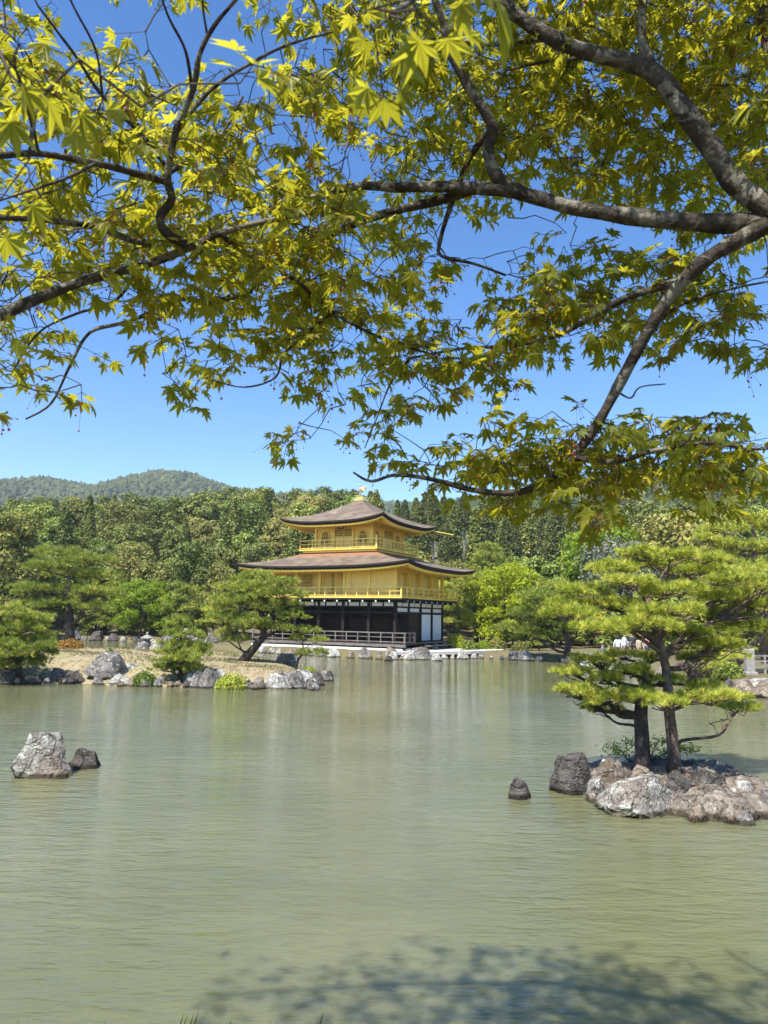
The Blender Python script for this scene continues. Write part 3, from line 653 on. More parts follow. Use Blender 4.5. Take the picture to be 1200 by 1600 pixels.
# name board under the south eave
pq = Matrix.Rotation(R(-22), 3, 'X')
pl = MB().box((0, -A3 - 0.42, 10.5), (0.62, 0.07, 0.86), pq).build('name_board', M['red_frame'] if 'red_frame' in M else plain('red_brown_lacquer', (0.16, 0.04, 0.025)), PAV)
MB().box((0, -A3 - 0.45, 10.488), (0.44, 0.06, 0.68), pq).build('board_field', plain('board_field', (0.62, 0.57, 0.5)), pl)
try:
    tc = bpy.data.curves.new('lettering', 'FONT'); tc.body = '究\n竟\n頂'; tc.size = 0.23; tc.align_x = 'CENTER'; tc.space_line = 0.8; tc.extrude = 0.004
    to = bpy.data.objects.new('lettering', tc); col.objects.link(to); to.parent = pl
    to.location = (0, -A3 - 0.57, 10.60); to.rotation_euler = (R(90 - 22), 0, 0); bpy.context.view_layer.update(); me_t = bpy.data.meshes.new_from_object(to); col.objects.unlink(to); bpy.data.objects.remove(to); to = link('lettering', me_t, None, pl); me_t.materials.clear(); me_t.materials.append(plain('ink', (0.05, 0.015, 0.012))); to.location = (0, -A3 - 0.57, 10.60); to.rotation_euler = (R(90 - 22), 0, 0)
except Exception as ex: print('lettering', ex)
# finial
P_('finial_base', (0, 0, 13.0), (0.95, 0.95, 0.22), M['gold_bright'], bevel=0.02)
P_('finial_step', (0, 0, 13.22), (0.72, 0.72, 0.22), M['gold_bright'], bevel=0.02)
P_('finial_cap', (0, 0, 13.37), (0.86, 0.86, 0.07), M['gold_bright'], bevel=0.02)
ph = empty('phoenix', (0, 0, 13.4)); ph.parent = PAV
M['bird'] = gold_mat('pale_gold', (0.8, 0.62, 0.3), (0.92, 0.8, 0.5), 0.5, 0.3)
MB().tube([(0, .34, .42), (0, .2, .46), (0, .02, .44), (0, -.14, .46), (0, -.24, .56), (0, -.26, .72), (0, -.24, .84), (0, -.3, .9), (0, -.36, .9), (0, -.42, .87)],
          [.03, .1, .15, .14, .1, .055, .045, .065, .045, .01], 10).build('body', M['bird'], ph, True)
for s in (-1, 1):
    m = MB()
    for k in range(6):
        a = R(20 + k * 13); L = 0.42 + 0.05 * math.sin(k); p = Vector((s * .1, .02 + k * .02, .52)); q = p + Vector((s * math.cos(a) * L * .7, .12 + .05 * k, math.sin(a) * L)); mid = (p + q) / 2 + Vector((s * .05, 0, .03))
        m.add([p, mid + Vector((0, -.04, .02)), q, mid + Vector((0, .05, -.03)), p + Vector((s * .015, 0, 0)), mid + Vector((s * .015, -.04, .02)), q + Vector((s * .01, 0, 0)), mid + Vector((s * .015, .05, -.03))], [(0, 1, 2, 3), (7, 6, 5, 4), (0, 4, 5, 1), (1, 5, 6, 2), (2, 6, 7, 3), (3, 7, 4, 0)])
    m.build('wing', M['bird'], ph)
    MB().tube([(s * .06, 0, .34), (s * .07, .02, .2), (s * .07, -.02, 0.0)], [.035, .022, .02], 6).build('leg', M['bird'], ph)
for k in range(5):
    a = (k - 2) * .16; MB().tube([(0, .3, .45), (a * .5, .42, .62), (a, .5, .84), (a * 1.5, .6, .95 - abs(k - 2) * .06), (a * 1.7, .7, .92 - abs(k - 2) * .06)], [.03, .035, .04, .035, .008], 5).build('tail_feather', M['bird'], ph)
MB().tube([(0, -.28, .92), (0, -.24, 1.0), (0, -.18, 1.03)], [.02, .02, .006], 5).build('crest', M['bird'], ph)
# ------------------------------------------------------------------ rocks
def rock(name, loc, size, seed, mat, label, cat='rock', group=None, rz=None, sub=3, flat=0.0):
    q = np.random.RandomState(seed); bm = bmesh.new(); bmesh.ops.create_icosphere(bm, subdivisions=sub, radius=1.0)
    V = np.array([v.co[:] for v in bm.verts]); V = V / ((np.abs(V) ** 3.5).sum(1) ** (1 / 3.5))[:, None]
    for _ in range(16):                                    # broken faces
        n = unit(q.normal(size=3) * [1, 1, 0.4]); n[2] = abs(n[2]); d = q.uniform(0.55, 0.98); h = V @ n - d
        V = V - np.where(h > 0, h, 0)[:, None] * n * 0.97
    for n, d in ((unit([q.normal(0, .25), q.normal(0, .25), 1.0]), q.uniform(.32, .55)), (unit([q.normal(0, .4), -.6, 1.0]), q.uniform(.6, .85))):
        h = V @ n - d; V = V - np.where(h > 0, h, 0)[:, None] * n * 0.95
    nz = np.array([noise.fractal(Vector(p * 1.7) + Vector((seed, 0, 0)), 0.9, 2.1, 5) for p in V])
    V = V * (1 + 0.13 * nz)[:, None]
    if sub >= 4:
        n2 = np.array([noise.ridged_multi_fractal(Vector(p * 3.2) + Vector((0, seed, 0)), 0.9, 2.2, 5, 0.9, 2.0) for p in V]); V = V * (1 - 0.05 * n2)[:, None]
    V[:, :2] *= (1 + 0.34 * (0.2 - V[:, 2:3]))             # broader at the foot
    lo, hi = V.min(0), V.max(0); V = (V - (lo + hi) / 2) / ((hi - lo) / 2)
    V[:, 2] = (V[:, 2] + 1) / 2
    V = V * np.array(size) * [0.5, 0.5, 1.0]
    V[:, 2] -= size[2] * 0.0
    me = fast_mesh(name, V, np.array([[v.index for v in f.verts] for f in bm.faces]), smooth=False); bm.free()
    if sub >= 3:
        me.polygons.foreach_set('use_smooth', np.ones(len(me.polygons), bool)); me.set_sharp_from_angle(angle=R(28))
    o = link(name, me, M[mat]); o.location = loc; o.rotation_euler = (0, 0, q.uniform(0, 6.28) if rz is None else rz)
    return tag(o, label, cat, group)
def rock_px(x0, x1, yt, yb, z, seed, mat, label, sink=0.12, dr=0.8, cat='rock', group=None, sub=3, rz=0.0, name='rock'):
    p = onz((x0 + x1) / 2, yb, z); s = ppm(p); w, h = (x1 - x0) / s, (yb - yt) / s
    p = p + np.array([0, w * dr * 0.4, 0])
    return rock(name, (p[0], p[1], z - sink), (w * 1.05, w * dr, h * 0.93 + sink), seed, mat, label, cat, group, rz, sub)

rock_px(10, 97, 1143, 1216, 0, 19, 'rock_lichen', 'tall pale lichen-covered rock with a reddish top standing alone in the water', 0.15, 0.8, rz=0.3, sub=5)
rock_px(97, 152, 1170, 1202, 0, 12, 'rock_dark', 'low dark rock in the water touching the tall pale lichen rock', 0.12, 0.75, sub=4)
rock_px(72, 104, 1202, 1217, 0, 14, 'rock_brown', 'small brown stone at the foot of the tall lichen rock', 0.1, 0.8)
rock_px(797, 834, 1218, 1250, 0, 23, 'rock_dark', 'small pointed dark rock alone in the water off the pine islet', 0.12, 0.9, sub=4)
# the pine islet
def z_let(x, y): p = onz(x, y, 0.2); return let_z(p[0], p[1])
IR = [(868, 932, 1178, 1242, 0.0, 31, 'rock_dark', 'upright dark angular rock at the pointed end of the pine islet', 1.0),
      (912, 953, 1213, 1251, 0.0, 32, 'rock_pale', 'pale round stone beside the upright dark rock of the islet', 0.9),
      (925, 985, 1190, 1212, 0.12, 33, 'rock_brown', 'brown flat rock behind the trunks on the pine islet', 0.8),
      (950, 1085, 1214, 1276, 0.0, 34, 'rock_lichen', 'large pale boulder in front of the two pine trunks', 0.75),
      (1080, 1146, 1200, 1236, 0.14, 35, 'rock_dark', 'dark jagged rock beside the slimmer islet trunk', 0.8),
      (1150, 1195, 1222, 1252, 0.1, 36, 'rock_pale', 'grey white stone on the low bare end of the islet', 0.8),
      (1076, 1112, 1257, 1285, 0.0, 37, 'rock_brown', 'small tan stone at the waterline below the large pale boulder', 0.8),
      (1118, 1204, 1251, 1285, 0.0, 38, 'rock_brown', 'low broad tan rock along the islet waterline', 0.6),
      (1188, 1250, 1236, 1270, 0.05, 39, 'rock_grey', 'grey rock at the outer end of the islet', 0.8),
      (985, 1030, 1196, 1216, 0.25, 40, 'rock_brown', 'brown stone wedged against the thicker islet trunk', 0.8),
      (1040, 1092, 1208, 1235, 0.22, 41, 'rock_dark', 'dark flat stone under the slimmer islet trunk', 0.8)]
for a in IR: rock_px(*a[:8], 0.12, a[8], rz=0.2, sub=5 if a[1] - a[0] > 60 else 4)
# the long island
LR = [(129, 192, 1016, 1058, 0.25, 51, 'rock_grey', 'largest rounded grey boulder on the dry island shore', 0.7),
      (95, 128, 1031, 1050, 0.3, 52, 'rock_brown', 'brown rounded rock beside the largest island boulder', 0.8),
      (86, 128, 1046, 1068, 0.0, 53, 'rock_dark', 'dark grey slab leaning at the water below the brown rock', 0.7),
      (72, 100, 1042, 1066, 0.0, 54, 'rock_grey', 'grey brown rock left bare beside the dark leaning slab', 0.8),
      (175, 218, 1036, 1056, 0.25, 55, 'rock_pale', 'pale flat-topped rock lying on the whitish rock of the island', 0.8),
      (166, 208, 1052, 1070, 0.0, 56, 'rock_pale', 'whitish rock at the waterline under the pale flat-topped rock', 0.7),
      (54, 69, 1054, 1067, 0.0, 57, 'rock_dark', 'small dark stone beside the low pine of the island', 0.8),
      (238, 258, 1056, 1071, 0.0, 58, 'rock_grey', 'small grey stone between the waterside azalea and the bushy pine', 0.8),
      (287, 309, 1050, 1073, 0.0, 59, 'rock_pale', 'upright pale block at the waterline in front of the bushy pine', 0.8),
      (332, 352, 1045, 1059, 0.35, 60, 'rock_pale', 'small white stone lying above the leafy azalea clump', 0.8),
      (266, 287, 1063, 1073, 0.0, 61, 'rock_brown', 'low tan stone next to the upright pale block', 0.8),
      (310, 344, 1061, 1074, 0.0, 62, 'rock_brown', 'low wide tan stone between the pale block and the azalea', 0.7),
      (374, 408, 1064, 1077, 0.0, 63, 'rock_grey', 'flat grey stone at the water below the leaning pine', 0.7),
      (403, 455, 1050, 1077, 0.0, 64, 'rock_pale', 'broad pale lichened boulder below the leaning pine', 0.7),
      (446, 496, 1045, 1070, 0.05, 65, 'rock_pale', 'pale smooth boulder in front of the small two-tier pine', 0.7),
      (494, 521, 1047, 1065, 0.0, 66, 'rock_grey', 'grey rock standing in water off the island tip', 0.8),
      (476, 504, 1066, 1079, 0.0, 67, 'rock_grey', 'low wet stone in water below the pale smooth boulder', 0.7),
      (426, 464, 1019, 1044, 0.25, 68, 'rock_brown', 'brown wedge-shaped rock behind the small two-tier pine', 0.7),
      (321, 344, 1020, 1031, 0.0, 69, 'rock_pale', 'white rock in the channel behind the island', 0.8),
      (206, 232, 1001, 1019, 0.85, 70, 'rock_grey', 'grey rock at one side of the stone lantern', 0.7),
      (232, 250, 1000, 1018, 0.85, 71, 'rock_pale', 'pale rock at the far side of the stone lantern', 0.7),
      (2, 40, 1008, 1030, 0.6, 72, 'rock_grey', 'grey boulder above the low spreading pine of the island', 0.7),
      (24, 60, 1056, 1068, 0.0, 73, 'rock_brown', 'brown stone at the waterline under the low spreading pine', 0.8),
      (-30, 22, 1050, 1070, 0.0, 74, 'rock_dark', 'dark rock in the shade of the low spreading pine', 0.8),
      (205, 240, 1062, 1072, 0.0, 75, 'rock_brown', 'tan stone under the waterside azalea', 0.7)]
for a in LR: rock_px(*a[:8], 0.15, a[8], sub=4)
# stones edging the far shore: every stone a thing
def shore_stones(pts, step, size, mats, label, group, seed, zj=0.0):
    q = np.random.RandomState(seed); P = [np.array(p) for p in pts]
    for a, b in zip(P[:-1], P[1:]):
        m = max(1, int(np.linalg.norm(b - a) / step))
        for k in range(m):
            c = a + (b - a) * ((k + q.uniform(.2, .8)) / m); s = size * min(2.0, max(0.35, q.lognormal(-0.15, 0.5)))
            mi = mats[q.randint(len(mats))]
            lab = {'rock_grey': 'grey ', 'rock_pale': 'pale ', 'rock_brown': 'brown ', 'rock_dark': 'dark ', 'rock_lichen': 'lichened '}[mi] + label
            rock('shore_stone', (c[0] + q.uniform(-.15, .15), c[1] + q.uniform(-.1, .35), -0.12), (s * q.uniform(.9, 1.5), s, s * q.uniform(.55, .95) + .14), q.randint(9999), mi, lab, 'rock', lab.split(' ')[0] + ' ' + group, sub=3)
sh = [np.array(p) for p in POND]
shore_stones([gz(x, y) for x, y in ((405, 1019.5), (425, 1021.5), (470, 1023.5), (520, 1027), (590, 1030), (640, 1031))], 0.62, 0.62, ['rock_pale', 'rock_brown', 'rock_grey', 'rock_pale'], 'stone in the shore row below the pavilion veranda', 'stones below the veranda', 81)
shore_stones([gz(x, y) for x, y in ((640, 1031), (700, 1029.5), (760, 1029), (800, 1031))], 0.7, 0.7, ['rock_pale', 'rock_grey', 'rock_pale'], 'stone in the shore row beside the gravel', 'stones beside the gravel', 82)
shore_stones([gz(x, y) for x, y in ((800, 1031), (870, 1034), (905, 1038.5), (940, 1044.5), (1000, 1054.5))], 0.75, 0.7, ['rock_grey', 'rock_dark', 'rock_pale', 'rock_brown'], 'stone in the shore row under the garden pines', 'stones under the garden pines', 83)
shore_stones([gz(x, y) for x, y in ((1000, 1055), (1060, 1066), (1120, 1079), (1180, 1088), (1270, 1094))], 0.9, 0.6, ['rock_grey', 'rock_dark', 'rock_brown'], 'stone at the edge of the pine headland', 'stones at the pine headland', 84)
shore_stones([(-14, 62), (-16, 72), (-23, 77.5), (-34, 80)], 1.1, 1.0, ['rock_grey', 'rock_pale', 'rock_dark'], 'stone along the back channel shore', 'stones along the back channel', 85)
shore_stones([gz(x, y) for x, y in ((10, 1070), (80, 1068), (150, 1070), (210, 1073), (300, 1074), (400, 1076), (470, 1076), (503, 1070))], 0.55, 0.42, ['rock_grey', 'rock_brown', 'rock_dark', 'rock_pale'], 'pebble stone along the dry island waterline', 'stones along the island waterline', 86)
shore_stones([gz(x, y, .05) for x, y in ((880, 1238), (930, 1247), (985, 1268), (1060, 1280), (1120, 1284), (1200, 1282))], 0.34, 0.26, ['rock_grey', 'rock_brown', 'rock_brown', 'rock_pale'], 'small stone at the islet waterline', 'stones at the islet waterline', 87)
shore_stones([gz(x, y, .25) for x, y in ((935, 1215), (990, 1212), (1060, 1228), (1120, 1240), (1180, 1255))], 0.3, 0.3, ['rock_grey', 'rock_brown', 'rock_dark'], 'stone lying on the islet top', 'stones on the islet top', 88)
rock_px(600, 622, 1009, 1030, 0.0, 91, 'rock_brown', 'reddish round boulder on the shore below the veranda corner', 0.15, 0.8)
rock_px(600, 614, 1024, 1033, 0.0, 92, 'rock_dark', 'dark stone in water in front of the reddish round boulder', 0.1, 0.8)
rock_px(560, 575, 1010, 1029, 0.0, 93, 'rock_grey', 'upright grey boulder on the shore below the veranda', 0.15, 0.8)
rock_px(674, 692, 1021, 1033, 0.0, 94, 'rock_pale', 'white stone standing in water in front of the gravel', 0.1, 0.8)
rock_px(714, 730, 1013, 1030, 0.0, 95, 'rock_pale', 'tall whitish stone on the shore at the end of the gravel', 0.1, 0.8)
rock_px(1171, 1222, 1058, 1088, 0.0, 96, 'rock_pale', 'pale block-like boulder at the water under the headland path', 0.15, 0.8)
rock_px(965, 985, 1026, 1044, 0.45, 97, 'rock_pale', 'white boulder in the grass below the visitors', 0.15, 0.8)
# gravel court beside the pavilion
gp = [gz(618, 1019, .5), gz(690, 1018.5, .5), gz(735, 1018, .5), gz(785, 1016, .5), gz(795, 1011, .5), gz(720, 1006.5, .5), gz(690, 1003, .5), gz(640, 1010, .5)]
mb = MB(); n = len(gp); mb.add([(x, y, 0.52) for x, y in gp] + [(x, y, 0.3) for x, y in gp], [tuple(range(n)), tuple(range(2 * n - 1, n - 1, -1))] + [(i, n + i, n + (i + 1) % n, (i + 1) % n) for i in range(n)])
tag(mb.build('gravel_court', M['gravel']), kind='structure')

# ------------------------------------------------------------------ stone lantern on the island
p = onz(229, 1012, 0.95); zl = isl_z(p[0], p[1])
LN = empty('stone_lantern', (p[0], p[1], max(zl, 0.7) - 0.03)); tag(LN, 'small weathered stone lantern between rocks on the dry island', 'lantern')
LN.scale = (1.05,) * 3
for k in range(3):
    a = k * 2.1 + .4; MB().tube([(.22 * math.cos(a), .22 * math.sin(a), 0), (.16 * math.cos(a), .16 * math.sin(a), .22), (.05 * math.cos(a), .05 * math.sin(a), .34)], [.06, .07, .08], 7).build('leg', M['stone'], LN, True)
MB().lathe([(.2, .32), (.27, .36), (.27, .42), (.2, .45)], 6).build('platform', M['stone'], LN)
fb = MB()
for k in range(6):
    a = k * math.pi / 3; fb.box((.15 * math.cos(a), .15 * math.sin(a), .57), (.06, .06, .26))
fb.build('fire_box', M['stone'], LN); MB().lathe([(.11, .44), (.11, .7)], 6).build('light_chamber', M['dark_wood'], LN)
MB().lathe([(.36, .68), (.38, .73), (.27, .8), (.14, .88), (.06, .92)], 6).build('cap', M['stone'], LN)
MB().lathe([(.05, .9), (.085, .95), (.075, 1.02), (.01, 1.08)], 8).build('finial', M['stone'], LN, True)

# ------------------------------------------------------------------ foliage builders
def tufts(C, A, k, L, spread, w, q, rmean=0.5, rdev=0.25):
    """needle tufts: k thin blades round the axis A at every C -> V, F, rnd"""
    C = np.asarray(C); n = len(C); A = unit(A)
    d = unit(A[:, None, :] + q.normal(0, spread, (n, k, 3)))
    ln = L * q.uniform(0.7, 1.2, (n, k, 1)); side = unit(np.cross(d, q.normal(size=(n, k, 3)))) * w
    b = C[:, None, :] + q.normal(0, L * 0.12, (n, k, 3))
    V = np.stack([b - side, b + side, b + d * ln], 2).reshape(-1, 3)
    r = np.clip(q.normal(rmean, rdev, (n, 1, 1)) + q.normal(0, 0.08, (n, k, 1)) + np.zeros((1, 1, 3)), 0, 1).ravel()
    return V, np.arange(n * k * 3).reshape(-1, 3), r
def leaves(C, N, s, q, rmean=0.5, rdev=0.2, jit=0.7):
    """leaf-sized rhombs at C facing roughly N"""
    n = len(C); N = unit(N + q.normal(0, jit, (n, 3))); t = unit(np.cross(N, q.normal(size=(n, 3)))); b = np.cross(N, t)
    sz = s * q.uniform(0.6, 1.35, (n, 1))
    V = np.stack([C + t * sz, C + b * sz * 0.55, C - t * sz, C - b * sz * 0.55], 1).reshape(-1, 3)
    return V, np.arange(n * 4).reshape(-1, 4), np.repeat(np.clip(q.normal(rmean, rdev, n), 0, 1), 4)
def wiggle(p, q_, n, amp, g):
    p, q_ = np.asarray(p, float), np.asarray(q_, float); t = np.linspace(0, 1, n)[:, None]
    P = p + (q_ - p) * t; L = np.linalg.norm(q_ - p)
    P[1:-1] += g.normal(0, amp * L, (n - 2, 3)) * np.sin(np.pi * t[1:-1]); return P
def smooth_path(P, k=4):
    n = len(P); Q = []
    for i in range(n - 1):
        p0, p1, p2, p3 = P[max(i - 1, 0)], P[i], P[i + 1], P[min(i + 2, n - 1)]
        for f in np.arange(k) / k: Q.append(.5 * (2 * p1 + (p2 - p0) * f + (2 * p0 - 5 * p1 + 4 * p2 - p3) * f * f + (3 * p1 - p0 - 3 * p2 + p3) * f ** 3))
    return np.array(Q + [P[-1]])
def pad_points(c, r, n, g, under=0.12):
    """tuft roots and axes over a pad made of many small bushy clumps"""
    r = np.asarray(r, float); rm = min(r[0], r[1]); rc = max(0.09, 0.26 * rm)
    m = max(6, int(1.5 * r[0] * r[1] / rc ** 2)); ph = g.uniform(0, 6.28, 3)
    a = g.uniform(0, 6.28, m); u = np.sqrt(g.uniform(0, 1, m)); u = u * (1 + 0.15 * np.sin(3 * a + ph[0]) + 0.1 * np.sin(5 * a + ph[1]))
    K = np.stack([u * np.cos(a) * r[0], u * np.sin(a) * r[1], np.sqrt(np.maximum(0, 1 - u ** 2)) * r[2] * g.uniform(0.1, 1.0, m) + r[2] * g.normal(0, 0.22, m)], -1)
    ks = rc * g.uniform(0.6, 1.25, m); j = g.randint(0, m, n)
    d = unit(g.normal(size=(n, 3))); d[:, 2] = np.where(g.uniform(0, 1, n) < under, -np.abs(d[:, 2]) * .5, np.abs(d[:, 2]))
    P = K[j] + d * ks[j][:, None] * np.array([1, 1, 0.7]) * (g.uniform(0.35, 1, n) ** 0.6)[:, None] + np.asarray(c)
    A = d * [1.0, 1.0, 0.6] + [0, 0, 0.55]
    return P, A
def build_pine(root, trunk, trad, pads, seed, mat='needle', tuft=(9, 0.11, 0.55, 0.006), dens=260, bark='bark', amp=0.07, limb_r=0.3, single=False, nsub=5, rmean=0.5):
    """trunk: world polyline; pads: (centre, (rx, ry, rz)); each pad of needles and each limb is a part"""
    g = np.random.RandomState(seed); T = np.asarray(trunk, float); o = np.array(root.location)
    MB().tube(T - o, trad, 12).build('trunk', M[bark], root, True)
    # fine trunk samples to branch from
    S = np.concatenate([T[i] + (T[i + 1] - T[i]) * np.linspace(0, 1, 8)[:, None] for i in range(len(T) - 1)]); SR = np.interp(np.linspace(0, 1, len(S)), np.linspace(0, 1, len(T)), trad)
    Vs, Fs, Rs, off = [], [], [], 0
    for i, (c, r) in enumerate(pads):
        c = np.asarray(c, float)
        d = np.linalg.norm((S - (c - [0, 0, 0.35 * np.linalg.norm(c[:2] - T[-1][:2])])) * [1, 1, 1.4], axis=1); j = int(d.argmin())
        base = S[j]; lr = max(0.02, min(SR[j] * 0.6, limb_r * max(r[0], .2) * 0.28))
        limb = wiggle(base, c - [0, 0, r[2] * 0.25], 7, amp, g)
        limb = smooth_path(limb[[0, 1, 3, 5, 6]], 4); nl = len(limb); mb = MB(); mb.tube(limb - o, np.linspace(lr, lr * 0.35, nl), 7)
        for k in range(nsub):
            a = g.uniform(0, 6.28); e = c + np.array([math.cos(a) * r[0] * .8, math.sin(a) * r[1] * .8, r[2] * .05]); st = limb[g.randint(nl // 2, nl)]
            mb.tube(wiggle(st, e, 5, 0.10, g) - o, np.linspace(lr * .4, lr * .1, 5), 5)
        lo_ = mb.build('limb', M[bark], root, True)
        n = int(dens * (r[0] * r[1] * 3.14 + 1.2 * r[2] * (r[0] + r[1]))); P, A = pad_points(c, r, n, g)
        V, Fc, rn = tufts(P - o, A, tuft[0], tuft[1], tuft[2], tuft[3], g, rmean)
        if single: Vs.append(V); Fs.append(Fc + off); Rs.append(rn); off += len(V)
        else: tag(link('needle_pad', fast_mesh('needle_pad', V, Fc, rn), M[mat], lo_), kind='stuff')
    if single: tag(link('crown', fast_mesh('crown', np.concatenate(Vs), np.concatenate(Fs), np.concatenate(Rs)), M[mat], root), kind='stuff')
    return root
def pads_px(lst, Y, g, zr=0.42, jit=1.0):
    """pads given as photo pixels (centre x, y, half width, half height) around distance Y"""
    out = []
    for (x, y, hw, hh) in lst:
        c = at(x, y, Y + g.uniform(-jit, jit)); s = ppm(c); out.append((c, (hw / s, hw / s * g.uniform(.75, 1.0), hh / s)))
    return out
def tpx(lst, Y): return [at(x, y, Y) for x, y in lst]

# ---- two pines on the islet: the thick low one and the slim one that carries the great crown
g = np.random.RandomState(5); NT = (15, 0.105, 0.62, 0.0045)
b1 = onz(1003, 1203, 0.27); Yt = b1[1]
r1 = empty('pine_tree', (b1[0], b1[1], let_z(b1[0], b1[1]) - 0.05)); tag(r1, 'pine with the thicker dark trunk and low tiers on the rocky islet', 'tree')
tr = [np.array(r1.location)] + tpx([(1004, 1180), (1003, 1150), (1001, 1120), (1003, 1090), (1012, 1060), (1005, 1035)], Yt)
pd = pads_px([(900, 1082, 32, 9), (945, 1096, 38, 9), (895, 1052, 30, 9), (925, 1034, 32, 9), (985, 1050, 36, 10), (995, 1090, 40, 9), (950, 1064, 32, 8), (1015, 1030, 26, 8), (928, 1110, 20, 6), (965, 1112, 20, 5), (1030, 1066, 32, 9), (968, 1026, 24, 7)], Yt, g, jit=0.5)
build_pine(r1, tr, [.16, .135, .13, .125, .11, .08, .04], pd, 41, 'needle_bright', NT, 390, amp=0.07, limb_r=0.5, nsub=11)
b2 = onz(1052, 1204, 0.27); Yt2 = b2[1]
r2 = empty('pine_tree', (b2[0], b2[1], let_z(b2[0], b2[1]) - 0.05)); tag(r2, 'tall pine with the slimmer trunk and great spreading crown on the islet', 'tree')
tr = [np.array(r2.location)] + tpx([(1053, 1180), (1050, 1150), (1046, 1115), (1044, 1080), (1041, 1045), (1031, 1005), (1020, 970), (1012, 942), (1026, 915), (1042, 888)], Yt2)
pd = pads_px([(1075, 1094, 38, 8), (1125, 1090, 36, 8), (1155, 1107, 30, 7), (1040, 1100, 30, 8), (1100, 1074, 30, 7),
              (940, 985, 52, 11), (1000, 980, 54, 10), (1085, 990, 50, 10), (895, 962, 42, 11), (960, 950, 50, 10), (1045, 960, 52, 11), (1115, 965, 48, 11), (1165, 985, 40, 11), (910, 928, 44, 11), (980, 912, 46, 9), (1050, 925, 48, 10), (1120, 935, 50, 11), (1180, 948, 44, 11),
              (955, 892, 42, 10), (1020, 884, 48, 10), (1085, 896, 48, 11), (1145, 908, 44, 11), (995, 868, 38, 8), (1058, 870, 38, 8), (1108, 876, 34, 8), (885, 946, 30, 8), (1195, 918, 36, 11), (1130, 1010, 44, 9), (1085, 1030, 34, 8)], Yt2, g, jit=0.9)
build_pine(r2, tr, [.14, .115, .105, .098, .09, .082, .075, .068, .06, .045, .02], pd, 42, 'needle_bright', NT, 390, amp=0.09, limb_r=0.36, nsub=11, bark='bark_red')
# surface roots
for k, (px, py, tr_) in enumerate([(960, 1210, 0), (985, 1220, 0), (1030, 1222, 0), (930, 1205, 0), (1085, 1222, 1), (1110, 1232, 1), (1060, 1225, 1), (1095, 1212, 1)]):
    rt = (r1, r2)[tr_]; s0 = np.array(rt.location); e = onz(px, py, 0.25); L = wiggle(s0, e, 7, 0.08, g)
    for j in range(1, 7): L[j, 2] = let_z(L[j, 0], L[j, 1]) + 0.02 * (1 - j / 6)
    L[0, 2] += 0.1
    MB().tube(L - s0, np.linspace(.06, .012, 7), 7).build('root', M['bark_red'], rt, True)

# ---- pines of the long island
def isl_pine(base_px, zb, trunk_px, trad, padl, seed, label, mat='needle', dens=105, tuft=(12, .16, .6, .009), jit=0.9, bark='bark', nsub=5):
    b = onz(*base_px, zb); z = isl_z(b[0], b[1]) or zb; g = np.random.RandomState(seed)
    r = empty('pine_tree', (b[0], b[1], z - 0.05)); tag(r, label, 'tree')
    tr = [np.array(r.location)] + tpx(trunk_px, b[1])
    return build_pine(r, tr, trad, pads_px(padl, b[1], g, jit=jit), seed, mat, tuft, dens, bark, nsub=nsub)
isl_pine((378, 1036), .6, [(395, 1015), (412, 995), (410, 965), (402, 938), (408, 915)], [.24, .2, .18, .14, .11, .05],
         [(395, 910, 38, 11), (430, 915, 36, 11), (372, 922, 34, 11), (410, 930, 42, 11), (448, 930, 30, 11), (372, 945, 38, 12), (420, 952, 44, 13), (455, 965, 26, 10), (385, 975, 38, 12), (430, 985, 40, 10), (355, 965, 26, 11), (350, 990, 20, 9), (460, 945, 20, 8), (405, 900, 22, 7), (345, 936, 18, 8), (370, 1000, 22, 7)], 51,
         'pine leaning over the island in front of the pavilion, its trunk bare and slanting')
isl_pine((462, 1044), .4, [(466, 1030), (476, 1018), (472, 1005), (480, 995)], [.07, .06, .05, .04, .02],
         [(482, 992, 24, 13), (470, 1022, 12, 6), (492, 1022, 18, 7), (498, 1002, 14, 7), (466, 1000, 14, 8)], 52, 'small two-tier pine on the island tip before the veranda', dens=170, tuft=(11, .14, .6, .007), jit=.25)
isl_pine((281, 1052), .5, [(283, 1035), (280, 1012), (284, 985)], [.1, .085, .06, .03],
         [(282, 978, 20, 10), (268, 992, 24, 11), (298, 996, 24, 11), (280, 1010, 30, 12), (262, 1022, 24, 10), (302, 1024, 26, 10), (280, 1034, 34, 10), (318, 1012, 14, 7), (262, 1046, 26, 8), (300, 1047, 26, 8), (281, 1042, 26, 8)], 53, 'bushy upright young pine in the middle of the dry island', dens=150, jit=.4)
isl_pine((110, 1002), .9, [(109, 985), (108, 962), (112, 945), (105, 915), (110, 890)], [.36, .31, .28, .22, .15, .06],
         [(100, 868, 42, 9), (145, 878, 36, 9), (70, 888, 34, 10), (120, 900, 48, 10), (165, 905, 34, 9), (85, 925, 50, 10), (150, 930, 38, 10), (50, 922, 30, 9), (110, 945, 34, 8), (178, 932, 20, 8), (75, 948, 34, 8), (150, 952, 30, 7), (40, 945, 20, 7), (115, 880, 30, 8)], 54,
         'broad old pine with thick upright trunk at the back of the dry island', dens=70, tuft=(8, .24, .5, .012), jit=1.4, bark='bark')
isl_pine((32, 1058), .25, [(28, 1040), (35, 1018), (25, 995), (35, 970)], [.14, .12, .1, .07, .03],
         [(20, 962, 34, 12), (58, 970, 28, 11), (35, 985, 44, 13), (70, 995, 22, 10), (5, 990, 30, 12), (40, 1010, 46, 12), (10, 1025, 40, 12), (62, 1022, 24, 9), (35, 1038, 40, 11), (-15, 1010, 34, 13), (-10, 1040, 34, 11), (-30, 975, 30, 12)], 55,
         'low spreading pine drooping to the water at the island edge', dens=140, jit=.6)

